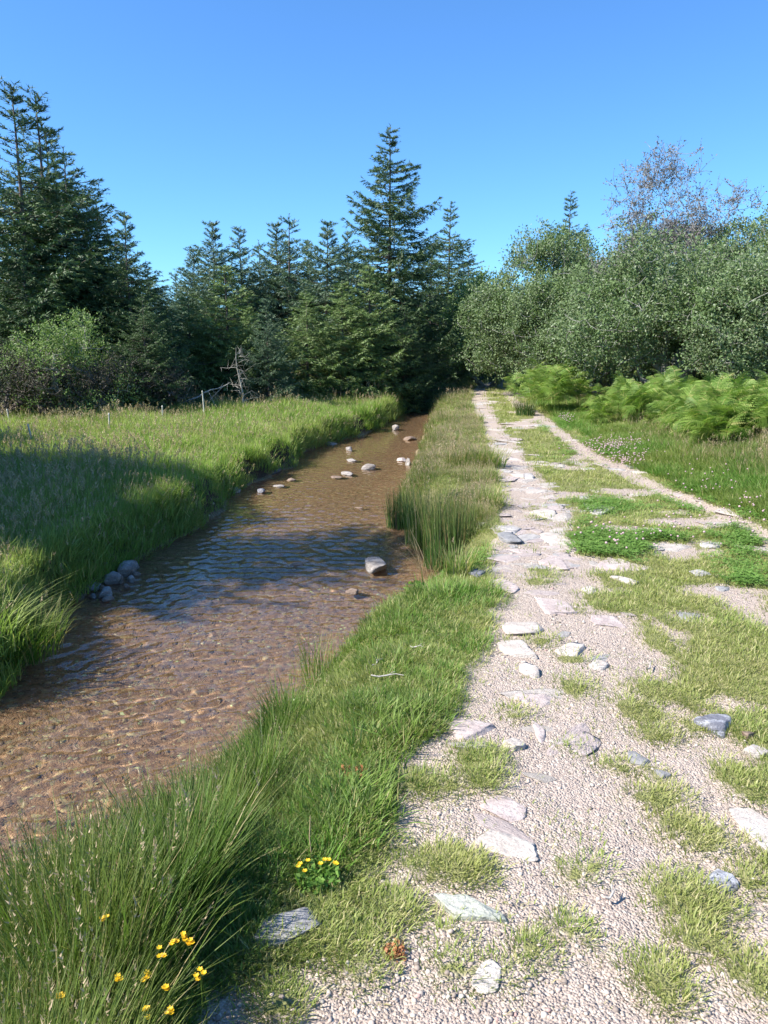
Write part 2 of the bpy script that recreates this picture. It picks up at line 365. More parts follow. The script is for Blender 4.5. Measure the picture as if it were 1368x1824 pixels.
# ground: attributes gravel, bed, bank tell the material what the earth is made of
def ground_material():
    m, nt, out = newmat('ground_earth'); P = pos(nt)
    g = attr(nt, 'gravel'); bed = attr(nt, 'bed'); bank = attr(nt, 'bank')
    n_f = noise(nt, P, 26, 5, 0.7); n_m = noise(nt, P, 5, 4, 0.6); n_l = noise(nt, P, 1.3, 3)
    vor = nt.nodes.new('ShaderNodeTexVoronoi'); vor.inputs['Scale'].default_value = 120; nt.links.new(P, vor.inputs['Vector'])
    vor2 = nt.nodes.new('ShaderNodeTexVoronoi'); vor2.inputs['Scale'].default_value = 34; nt.links.new(P, vor2.inputs['Vector'])
    sep = nt.nodes.new('ShaderNodeSeparateColor'); nt.links.new(vor.outputs['Color'], sep.inputs[0])
    grit = ramp(nt, sep.outputs[0], [(0, (0.276, 0.218, 0.180)), (0.5, (0.387, 0.317, 0.263)), (0.85, (0.443, 0.371, 0.314)), (1, (0.553, 0.498, 0.416))])
    grit = mix(nt, mathn(nt, 'MULTIPLY', n_m, 0.55), grit, (0.406, 0.326, 0.274))
    grit = mix(nt, ramp(nt, n_l, [(0.45, (0, 0, 0)), (0.7, (0.570, 0.594, 0.588))]), grit, (0.451, 0.367, 0.306))
    soil = ramp(nt, n_f, [(0.3, (0.13, 0.11, 0.05)), (0.7, (0.24, 0.23, 0.10))])
    thatch = mix(nt, n_m, soil, (0.20, 0.22, 0.075))
    col = mix(nt, ramp(nt, mathn(nt, 'ADD', g, mathn(nt, 'MULTIPLY', mathn(nt, 'SUBTRACT', n_f, 0.5), 0.7)), [(0.35, (0, 0, 0)), (0.6, (1, 1, 1))]), thatch, grit)
    col = mix(nt, bank, col, ramp(nt, n_f, [(0.3, (0.035, 0.024, 0.016)), (0.7, (0.10, 0.07, 0.045))]))
    sep2 = nt.nodes.new('ShaderNodeSeparateColor'); nt.links.new(vor2.outputs['Color'], sep2.inputs[0])
    bedc = ramp(nt, sep2.outputs[0], [(0, (0.104, 0.065, 0.043)), (0.4, (0.275, 0.177, 0.110)), (0.8, (0.378, 0.257, 0.168)), (1, (0.442, 0.476, 0.259))])
    bedc = mix(nt, ramp(nt, n_l, [(0.4, (0, 0, 0)), (0.65, (0.365, 0.418, 0.428))]), bedc, (0.310, 0.206, 0.168))
    bedc = mix(nt, 0.5, bedc, ramp(nt, n_f, [(0.3, (0.154, 0.099, 0.067)), (0.7, (0.442, 0.305, 0.180))]))
    col = mix(nt, bed, col, bedc)
    p = nt.nodes.new('ShaderNodeBsdfPrincipled'); nt.links.new(col, p.inputs['Base Color']); p.inputs['Roughness'].default_value = 0.9
    p.inputs['Specular IOR Level'].default_value = 0.2
    b = nt.nodes.new('ShaderNodeBump'); b.inputs['Strength'].default_value = 0.8; b.inputs['Distance'].default_value = 0.012
    hh = mathn(nt, 'ADD', mathn(nt, 'MULTIPLY', vor.outputs['Distance'], -0.9), mathn(nt, 'ADD', n_f, mathn(nt, 'MULTIPLY', vor2.outputs['Distance'], -0.8)))
    nt.links.new(hh, b.inputs['Height']); nt.links.new(b.outputs[0], p.inputs['Normal']); nt.links.new(p.outputs[0], out.inputs[0])
    return m
M['ground'] = ground_material()

def water_material():
    m, nt, out = newmat('stream_water')
    g = nt.nodes.new('ShaderNodeBsdfGlass'); g.inputs['IOR'].default_value = 1.34; g.inputs['Roughness'].default_value = 0.0
    g.inputs['Color'].default_value = (1.0, 0.96, 0.88, 1)
    nt.links.new(g.outputs[0], out.inputs[0]); return m
M['water'] = water_material()

# ------------------------------------------------------------------ ground sheet
def build_ground():
    ys = []
    y = -4.0
    while y < 1.0: ys.append(y); y += 0.12
    while y < 60: ys.append(y); y += 0.011*y+0.006
    while y < 4000: ys.append(y); y *= 1.25
    ys = np.array(ys); U = np.linspace(-1, 1, 340); U = np.sign(U)*np.abs(U)**1.25
    X = U[None, :]*(3.6+1.05*np.maximum(ys, 0)[:, None]); Y = np.repeat(ys[:, None], len(U), 1)
    x = X.ravel(); y = Y.ravel()
    h, sd, left = ground_parts(x, y)
    z = height_raw(x, y)
    g = gravel_mask(x, y)
    on = sd < 0
    bed = sstep(-0.03, 0.02, sd); bank = on*sstep(-0.5, -0.15, sd)*np.where(left, 1.0, 0.5)
    nr, nc = X.shape; idx = np.arange(nr*nc).reshape(nr, nc)
    F = np.stack([idx[:-1, :-1].ravel(), idx[:-1, 1:].ravel(), idx[1:, 1:].ravel(), idx[1:, :-1].ravel()], 1)
    me = mesh_np('ground', np.stack([x, y, z], 1), F, [M['ground']], True, dict(gravel=g*on*(y < 60), bed=bed, bank=bank))
    return tag(link('ground', me), kind='structure')
ground = build_ground()

_wr = np.random.default_rng(5)
WAVES = [(k, a, _wr.random()*6.283) for k, a in zip(_wr.uniform(30, 84, 44), math.radians(100)+_wr.normal(size=34)*0.95)]
def ripple(x, y):
    z = 0*x; calm = 0.45+0.9*fbm(x*0.9, y*0.9, 88, 3)
    dist = np.hypot(x, y)
    for k, a, ph in WAVES:
        z = z+np.sin(k*(math.cos(a)*x+math.sin(a)*y)+ph+1.5*np.sin(x*1.3+y))*(0.034/k)*np.clip(300/(k*np.maximum(dist, 1)), 0, 1)
    return z*calm*0.95
def build_water():
    def resample(L, ts):
        s_ = np.r_[0, np.cumsum(np.linalg.norm(np.diff(L, axis=0), axis=1))]; t = ts*s_[-1]
        return np.stack([np.interp(t, s_, L[:, 0]), np.interp(t, s_, L[:, 1])], 1)
    # row spacing follows the distance from the track so that ripples stay smooth
    fine = np.linspace(0, 1, 4000); a = resample(L_line, fine); b = resample(R_line, fine); yy = (a[:, 1]+b[:, 1])/2
    step = np.where(yy < 0.8, 0.08, 0.007+0.0026*np.maximum(yy, 0)); ln = np.r_[0, np.linalg.norm(np.diff((a+b)/2, axis=0), axis=1)]
    cum = np.cumsum(ln/step); ts = np.interp(np.arange(0, cum[-1], 1.0), cum, fine)
    a = resample(L_line, ts); b = resample(R_line, ts); d = b-a; d /= np.linalg.norm(d, axis=1)[:, None]
    a = a-d*0.22; b = b+d*0.22; K = 210; t = np.linspace(0, 1, K+1)
    X = a[:, None, 0]+(b-a)[:, None, 0]*t; Y = a[:, None, 1]+(b-a)[:, None, 1]*t; x = X.ravel(); y = Y.ravel()
    z = WZ+lie(y)+ripple(x, y); idx = np.arange(len(x)).reshape(X.shape)
    F = np.stack([idx[:-1, :-1].ravel(), idx[:-1, 1:].ravel(), idx[1:, 1:].ravel(), idx[1:, :-1].ravel()], 1)
    o = link('water', mesh_np('water', np.stack([x, y, z], 1), F, [M['water']], True)); o.cycles.is_caustics_caster = True
    return tag(o, kind='structure')
water = build_water()
ground.cycles.is_caustics_receiver = True
sun_d.cycles.is_caustics_light = True

# ------------------------------------------------------------------ scatter of small uncountable stuff
def scatter(name, variants, pts, yaw, scale, tilt=None, idx=None, label=None, cat=None):
    n = len(pts)
    me = bpy.data.meshes.new(name); me.vertices.add(n); me.vertices.foreach_set('co', np.asarray(pts, np.float32).ravel())
    rot = np.zeros((n, 3), np.float32)
    if tilt is not None: rot[:, :2] = tilt
    rot[:, 2] = yaw
    a = me.attributes.new('rot', 'FLOAT_VECTOR', 'POINT'); a.data.foreach_set('vector', rot.ravel())
    a = me.attributes.new('scl', 'FLOAT', 'POINT'); a.data.foreach_set('value', np.asarray(scale, np.float32))
    if idx is None: idx = rng.integers(0, len(variants), n)
    a = me.attributes.new('pick', 'INT', 'POINT'); a.data.foreach_set('value', np.asarray(idx, np.int32))
    src = bpy.data.collections.new(name+'_kinds')
    for i, v in enumerate(variants):
        ko = bpy.data.objects.new('%s_kind_%02d' % (name, i), v); src.objects.link(ko)
        if name == 'stream_gravel': ko.cycles.is_caustics_receiver = True
    o = link(name, me)
    if name == 'stream_gravel': o.cycles.is_caustics_receiver = True
    ng = bpy.data.node_groups.new(name, 'GeometryNodeTree')
    ng.interface.new_socket('Geometry', in_out='INPUT', socket_type='NodeSocketGeometry'); ng.interface.new_socket('Geometry', in_out='OUTPUT', socket_type='NodeSocketGeometry')
    gi = ng.nodes.new('NodeGroupInput'); go = ng.nodes.new('NodeGroupOutput'); iop = ng.nodes.new('GeometryNodeInstanceOnPoints')
    ci = ng.nodes.new('GeometryNodeCollectionInfo'); ci.inputs[0].default_value = src; ci.inputs[1].default_value = True; ci.inputs[2].default_value = True
    mp = ng.nodes.new('GeometryNodeMeshToPoints')
    def na(nm, t):
        x = ng.nodes.new('GeometryNodeInputNamedAttribute'); x.data_type = t; x.inputs[0].default_value = nm; return x.outputs[0]
    ng.links.new(gi.outputs[0], mp.inputs[0]); ng.links.new(mp.outputs[0], iop.inputs['Points']); ng.links.new(ci.outputs[0], iop.inputs['Instance'])
    iop.inputs['Pick Instance'].default_value = True
    ng.links.new(na('pick', 'INT'), iop.inputs['Instance Index'])
    er = ng.nodes.new('FunctionNodeEulerToRotation'); ng.links.new(na('rot', 'FLOAT_VECTOR'), er.inputs[0]); ng.links.new(er.outputs[0], iop.inputs['Rotation'])
    ng.links.new(na('scl', 'FLOAT'), iop.inputs['Scale'])
    ng.links.new(iop.outputs[0], go.inputs[0])
    md = o.modifiers.new('scatter', 'NODES'); md.node_group = ng
    tag(o, label, cat, kind='stuff')
    return o

def tuft(name, mat, n=30, rad=0.1, h=0.2, w=0.004, lean=0.5, segs=3, hvar=0.4, heads=0, headmat=None, curl=0.6, stem_h=1.5, seed=0):
    r = np.random.default_rng(seed+hash(name) % 1000 if False else seed+len(name)*31)
    V = []; F = []; T = []; R = []; MI = []
    def blade(bx, by, hh, ww, ln, az, rv, cu, mi, segs=segs, headlen=0):
        o = len(V); side = np.array([-math.sin(az+1.2*(r.random()-.5)), math.cos(az), 0]); d = np.array([math.cos(az), math.sin(az), 0])
        for s in range(segs+1):
            t = s/segs; q = np.array([bx, by, 0])+d*(ln*hh*(t**(1+cu)))+np.array([0, 0, 1])*hh*(t-0.25*min(ln, 1.3)*t*t*cu)
            wd = ww*(1-t**2*0.9)
            if s < segs:
                V.append(q-side*wd/2); V.append(q+side*wd/2); T.extend([t, t]); R.extend([rv, rv])
            else:
                V.append(q); T.append(1.0); R.append(rv)
        for s in range(segs-1):
            a = o+2*s; F.append((a, a+1, a+3)); F.append((a, a+3, a+2)); MI.extend([mi, mi])
        a = o+2*(segs-1); F.append((a, a+1, a+2)); MI.append(mi)
        return q, d, side
    for i in range(n):
        a = r.random()*6.283; rr = rad*math.sqrt(r.random()); az = a+(r.random()-.5)*2.2
        blade(rr*math.cos(a), rr*math.sin(a), h*(1-hvar*r.random()), w*(0.7+0.6*r.random()), lean*(0.15+0.85*r.random()), az, r.random(), curl, 0)
    for i in range(heads):
        a = r.random()*6.283; rr = rad*math.sqrt(r.random())
        hh = h*stem_h*(0.75+0.35*r.random()); rv = r.random()
        q, d, sd_ = blade(rr*math.cos(a), rr*math.sin(a), hh, w*0.45, lean*0.35*r.random(), a, rv, 0.8, 1, 3)
        for k in range(9):       # the spikelets of the seed head
            t = k/9; c = q+np.array([0, 0, -1])*hh*0.17*t+(r.random(3)-.5)*w*2.5*(0.4+t); L = w*(2.2+1.5*r.random())
            u = r.normal(size=3); u[2] = abs(u[2])+1.2; u /= np.linalg.norm(u); s2 = np.cross(u, r.normal(size=3)); s2 /= np.linalg.norm(s2)
            o = len(V); V.extend([c-s2*w*0.5, c+s2*w*0.5, c+u*L]); T.extend([.6, .6, 1]); R.extend([rv]*3); F.append((o, o+1, o+2)); MI.append(1)
    return mesh_np(name, np.array(V), np.array(F), [mat]+([headmat] if headmat else []), False, dict(tip=T, rnd=R), MI)

FAN = 0.62
def fan_points(n, y0, y1, power=1.0, xl=-FAN, xr=FAN, pad=1.0):
    u = rng.random(n)
    if power == 1.0: y = y0*(y1/y0)**u
    else:
        p = 1-power; y = (y0**p+(y1**p-y0**p)*u)**(1/p)
    x = (xl+(xr-xl)*rng.random(n))*y*1.0+pad*(rng.random(n)-0.5)*2
    return x, y
# verge bands used by the planting
def bands(x, y):
    P = np.stack([x, y], 1); sd = sdist(P, STREAM); left = pdist(P, L_line) < pdist(P, R_line)
    return sd, left
verge_poly = GP([(715, 1000), (800, 985), (868, 965), (885, 930), (880, 880), (868, 800), (835, 720), (838, 695), (850, 690), (915, 662), (850, 655), (760, 675), (750, 720), (768, 755), (740, 790), (716, 860), (712, 915)])
bigG = GP([(-400, 2300), (-60, 1490), (100, 1440), (300, 1440), (380, 1310), (450, 1240), (540, 1160), (562, 1170), (525, 1230), (490, 1300), (470, 1380), (420, 1450), (370, 1540), (310, 1670), (240, 1780), (120, 2300)])

g_turf = [tuft('turf_tuft', M['turf'], 22, 0.085, 0.030, 0.0036, 1.5, 2, 0.6, seed=s) for s in range(4)]
g_lush = [tuft('lush_tuft', M['lush'], 34, 0.085, 0.066, 0.0032, 1.5, 3, 0.5, seed=s) for s in range(4)]
g_bright = [tuft('bright_tuft', M['bright'], 34, 0.09, 0.09, 0.0042, 1.3, 3, 0.5, seed=s) for s in range(4)]
g_tall = [tuft('tall_tuft', M['lush'], 40, 0.10, 0.34, 0.0042, 0.6, 4, 0.55, heads=(1 if s == 0 else 0), headmat=M['seed'], stem_h=1.3, seed=s) for s in range(4)]
g_mead = [tuft('meadow_tuft', M['meadow'], 40, 0.20, 0.24, 0.009, 0.7, 3, 0.6, heads=(3 if s < 1 else 0), headmat=M['seed'], stem_h=1.4, seed=s) for s in range(5)]
g_verge = [tuft('verge_tuft', M['sedge'], 40, 0.14, 0.22, 0.006, 0.7, 3, 0.6, heads=(4 if s == 0 else 0), headmat=M['seed'], stem_h=1.6, seed=s) for s in range(4)]
g_far = [tuft('far_tuft', M['meadow'], 34, 0.5, 0.40, 0.03, 0.4, 2, 0.5, heads=4, headmat=M['seed'], seed=s) for s in range(3)]

def place(name, variants, x, y, scale, label, cat, sink=0.01, tiltv=0.12):
    z = hgt(x, y)-sink
    n = len(x)
    return scatter(name, variants, np.stack([x, y, z], 1), rng.random(n)*6.283, scale, rng.normal(size=(n, 2))*tiltv, label=label, cat=cat)
def sel(c, *a): return [q[c] for q in a]

# short turf of the track and verges
x, y = fan_points(120000, 1.2, 45, 1.35)
sd, left = bands(x, y); g = gravel_mask(x, y)
ok = (~left) & (sd < -0.32) & (rng.random(len(x))*np.where(y < 4.5, 0.72, 1.0) > g*1.10-0.02)
x, y = sel(ok, x, y)
place('turf_grass', g_turf, x, y, (0.45+0.7*rng.random(len(x)))*(0.85+0.10*y), 'short trodden yellow-green turf growing between the gravel ruts of the track', 'grass')
g_wisp = [tuft('wisp', M['turf'], 7, 0.03, 0.022, 0.003, 1.6, 2, 0.6, seed=40+s) for s in range(4)]
x, y = fan_points(26000, 1.1, 9, 1.2, -0.3, FAN); g = gravel_mask(x, y); sd, left = bands(x, y)
ok = (~left) & (sd < -0.4) & (g > 0.3) & (rng.random(len(x)) < np.clip((fbm(x*1.7+5, y*1.7, 611, 4)-0.46)*4, 0.015, 0.8))
x, y = sel(ok, x, y)
place('sparse_grass', g_wisp, x, y, 0.6+0.9*rng.random(len(x)), 'thin single grass shoots scattered in the gravel of the track', 'grass')
# lush grass of the near right bank
x, y = fan_points(60000, 1.0, 7.5, 1.2, -0.9, 0.35)
sd, left = bands(x, y); g = gravel_mask(x, y); P = np.stack([x, y], 1)
lim = sdist(P, GP([(-900, 2300), (-60, 1400), (400, 1180), (600, 1080), (740, 1040), (740, 950), (850, 985), (885, 1075), (860, 1180), (800, 1270), (715, 1340), (650, 1440), (590, 1520), (500, 1565), (430, 1640), (385, 1720), (320, 1800), (160, 2300)]))
ok = (~left) & (sd < 0.02) & (lim > -0.06+0.2*(fbm(x*3, y*3, 12)-.5)) & (g < 0.6)
x, y = sel(ok, x, y)
place('bank_grass', [g_lush[0], g_lush[1], g_bright[0], g_turf[0], g_turf[1], g_turf[2], g_turf[3]], x, y, (0.30+1.2*fbm(x*3.5, y*3.5, 303, 3)**1.3)*(0.7+0.6*rng.random(len(x)))*(0.9+0.03*y), 'dense green grass matted along the near stream bank', 'grass', tiltv=0.2)
# tall blades, bottom left
x, y = fan_points(24000, 0.9, 5.2, 0.9, -1.0, 0.1)
P = np.stack([x, y], 1); sd, left = bands(x, y); inn = sdist(P, bigG)
ok = (~left) & (sd < 0.03) & (inn > 0.18*(fbm(x*2.5, y*2.5, 8)-.45)) & (fbm(x*3, y*3, 18) > 0.30)
x, y = sel(ok, x, y); k = len(x) > 9000
place('tall_grass', g_tall, x, y, (0.45+1.1*fbm(x*2.2, y*2.2, 404, 3))*(0.6+0.6*rng.random(len(x)))*(0.5+0.38*sstep(0, 0.5, -bands(x, y)[0])), 'tall deep green grass leaning over the stream in the near bank', 'grass', tiltv=0.2)
# left meadow
x, y = fan_points(70000, 3.0, 30, 1.0, -0.85, 0.12)
sd, left = bands(x, y)
ok = left & (sd < -0.03) & (x > -0.62*y-3.5) & (rng.random(len(x)) < 0.75+0.5*(fbm(x, y, 90)-.5))
x, y = sel(ok, x, y)
hs = 0.55+0.9*fbm(x*0.8, y*0.8, 33)
sdm, _ = bands(x, y); edge = 0.5+0.5*sstep(0.1, 0.9, -sdm)
place('meadow_grass', g_mead, x, y, edge*hs*(0.7+0.5*rng.random(len(x))), 'sunlit seeding meadow grass between the stream and the spruces', 'grass', tiltv=0.18)
def along(L, n, o0, o1, side):
    seg = np.diff(L, axis=0); ln = np.linalg.norm(seg, axis=1); cs = np.r_[0, np.cumsum(ln)]; t = rng.random(n)*cs[-1]
    i = np.clip(np.searchsorted(cs, t)-1, 0, len(seg)-1); f = (t-cs[i])/ln[i]; p = L[i]+seg[i]*f[:, None]
    nrm = np.stack([-seg[i][:, 1], seg[i][:, 0]], 1)/ln[i][:, None]*side
    return p+nrm*(o0+(o1-o0)*rng.random(n))[:, None]
ep = along(L_line[2:], 5200, 0.02, 0.30, 1.0); ep = ep[(fbm(ep[:, 0]*2.3, ep[:, 1]*2.3, 505, 3) > 0.47)]
place('bank_edge_grass', g_mead, ep[:, 0], ep[:, 1], (0.5+0.6*rng.random(len(ep)))*(0.7+0.02*ep[:, 1]), 'grass hanging over the cut left bank of the stream', 'grass', tiltv=0.35)
# rank grass between stream and track
x, y = fan_points(90000, 5.2, 40, 1.1, -0.12, 0.30)
P = np.stack([x, y], 1); sd, left = bands(x, y); inn = sdist(P, verge_poly)
ok = (~left) & (sd < 0.02) & (inn > 0.12*(fbm(x*2.5, y*2.5, 8)-.5))
x, y = sel(ok, x, y)
rc = np.min([np.hypot(x-q[0], y-q[1]) for q in (G(800, 955), G(765, 935), G(718, 930, -.4))], axis=0); near_r_ = 0.35+0.65*sstep(0.35, 1.0, rc)
place('verge_grass', g_verge, x, y, near_r_*0.84*(0.4+0.5*rng.random(len(x)))*(0.20+2.4*fbm(x*1.8, y*1.8, 71, 3)**2.0), 'rank seeding grass on the strip between stream and track', 'grass')
# grass on the right-hand verge
rv_poly = GP([(905, 672), (925, 700), (985, 745), (1100, 822), (1230, 878), (1330, 925), (1420, 975), (1700, 1090), (2400, 1000), (1500, 700), (1368, 690), (940, 650)])
x, y = fan_points(90000, 4.5, 42, 1.1, 0.1, 0.75)
P = np.stack([x, y], 1); inn = sdist(P, rv_poly)
ok = (inn > 0.1+0.3*(fbm(x*1.5, y*1.5, 8)-.5))
x, y, inn = sel(ok, x, y, inn)
t = rng.random(len(x)) < np.clip((inn-0.6)/1.6, 0, 0.5)
place('right_verge_low_grass', g_bright, *sel(~t, x, y), (0.8+0.6*rng.random((~t).sum()))*(0.9+0.03*y[~t]), 'bright green low grass and clover beside the narrow right rut', 'grass')
place('right_verge_tall_grass', g_verge, *sel(t, x, y), (0.5+0.6*rng.random(t.sum()))*(0.6+0.6*fbm(x[t]*1.2, y[t]*1.2, 71)), 'feathery seeding grass in front of the bracken', 'grass')
# far rough grass under and behind the trees
x, y = fan_points(9000, 18, 90, 0.7, -1.0, 1.1)
sd, left = bands(x, y); P = np.stack([x, y], 1); g = gravel_mask(x, y)
ok = (sd < -0.3) & ((left & (y > 22)) | (y > 40) | (x > 0.4*y+1)) & (g < 0.3)
x, y = sel(ok, x, y)
place('far_rough_grass', g_far, x, y, 0.6+0.7*rng.random(len(x)), 'rough grass at the feet of the far trees', 'grass')

# pebbles
def pebble(seed, s=1.0, sub=1):
    import bmesh
    bm = bmesh.new(); bmesh.ops.create_icosphere(bm, subdivisions=sub, radius=1); r = np.random.default_rng(seed)
    V = np.array([v.co[:] for v in bm.verts]); F = np.array([[v.index for v in f.verts] for f in bm.faces]); bm.free()
    for _ in range(5):
        n = r.normal(size=3); n /= np.linalg.norm(n); dd = 0.55+0.3*r.random(); k = np.maximum(V@n-dd, 0); V = V-k[:, None]*n
    return V*np.array([1, 0.75+0.25*r.random(), 0.5+0.25*r.random()])*s, F
peb = [mesh_np('pebble', *pebble(s, 0.0032), [M['pebble']]) for s in range(5)]
bpeb = [mesh_np('stream_pebble', *(lambda q: (q[0]*np.array([1, 1, .55]), q[1]))(pebble(s+20, 0.0085)), [M['bed_pebble']]) for s in range(5)]
x, y = fan_points(110000, 1.0, 14, 1.35, -0.5, FAN)
g = gravel_mask(x, y); sd, left = bands(x, y)
ok = (rng.random(len(x)) < g*np.clip((fbm(x*2, y*2, 101)-0.41)*4, 0.08, 0.75)) & (~left) & (sd < -0.4)
x, y = sel(ok, x, y); n = len(x)
scatter('gravel', peb, np.stack([x, y, hgt(x, y)+0.001], 1), rng.random(n)*6.28, (0.45+rng.random(n)**8*4.0)*(0.64+0.10*y), rng.normal(size=(n, 2))*0.3, label='loose pinkish grey gravel on the worn track', cat='gravel')
x, y = fan_points(150000, 1.2, 18, 1.1, -0.75, 0.15)
sd, left = bands(x, y); ok = sd > -0.08
x, y = sel(ok, x, y); n = len(x)
scatter('stream_gravel', bpeb, np.stack([x, y, hgt(x, y)-0.003], 1), rng.random(n)*6.28, (0.35+rng.random(n)**6*2.2)*(0.9+0.05*y), rng.normal(size=(n, 2))*0.3, label='brown and tan pebbles on the stream bed under shallow water', cat='gravel')

# ------------------------------------------------------------------ stones
def rock_mesh(name, seed, sx, sy, sz, mat, sub=3, cuts=9, flat=True, rough=0.05, smooth=True):
    import bmesh
    bm = bmesh.new(); bmesh.ops.create_icosphere(bm, subdivisions=sub, radius=1)
    V = np.array([v.co[:] for v in bm.verts]); F = np.array([[v.index for v in f.verts] for f in bm.faces]); bm.free()
    r = np.random.default_rng(seed)
    V = V*1.15
    for i in range(cuts):
        a = r.random()*6.283; n = np.array([math.cos(a), math.sin(a), (r.random()-.45)*1.1]); n /= np.linalg.norm(n); dd = 0.50+0.38*r.random()
        k = np.maximum(V@n-dd, 0); V = V-k[:, None]*n*0.97
    if flat:
        n = np.array([(r.random()-.5)*0.35, (r.random()-.5)*0.35, 1]); n /= np.linalg.norm(n); k = np.maximum(V@n-0.45, 0); V = V-k[:, None]*n*0.92
    nn = fbm(V[:, 0]*2+seed, V[:, 1]*2+V[:, 2]*1.7, seed, 4)-0.5; n2 = fbm(V[:, 0]*6+seed, V[:, 1]*6+V[:, 2]*5, seed+3, 3)-0.5
    V = V*(1+nn[:, None]*rough*4+n2[:, None]*rough*2.6)
    V = V*np.array([sx, sy, sz])
    me = mesh_np(name, V, F, [mat], smooth)
    return me
def put_stone(px, py, wpx, hpx, high, mat, label, name='stone', rot=0.0, seed=None, off=0.0, tilt=(0, 0), parent=None, cat='stone', group=None, sub=3, water_=False, bury=0.56, cuts=9, flat=True):
    c = G(px, py, off); m = px_m(py, off)
    sx = wpx*m/2; dy = abs(G(px, py-hpx/2, off)[1]-G(px, py+hpx/2, off)[1])/2
    sy = max(dy-high*0.45, sx*0.35)
    seed = seed if seed is not None else int(px*7+py)
    zb = h1(c[0], c[1]) if not water_ else WZ+float(lie(c[1]))
    if water_: high *= (0.45 if px < 300 else 0.62 if py > 950 else 0.42); sx *= (0.95 if px < 300 else 1.25); sy = max(sy, sx*0.75)
    me = rock_mesh(name, seed, sx*1.02, sy*1.02, high, M[mat], sub, cuts=cuts, flat=flat)
    o = link(name, me, parent, (c[0], c[1], zb+high*(0.45-bury)))
    o.rotation_euler = (tilt[0], tilt[1], rot)
    if water_: o.cycles.is_caustics_receiver = True
    if label: tag(o, label, cat, group)
    return o
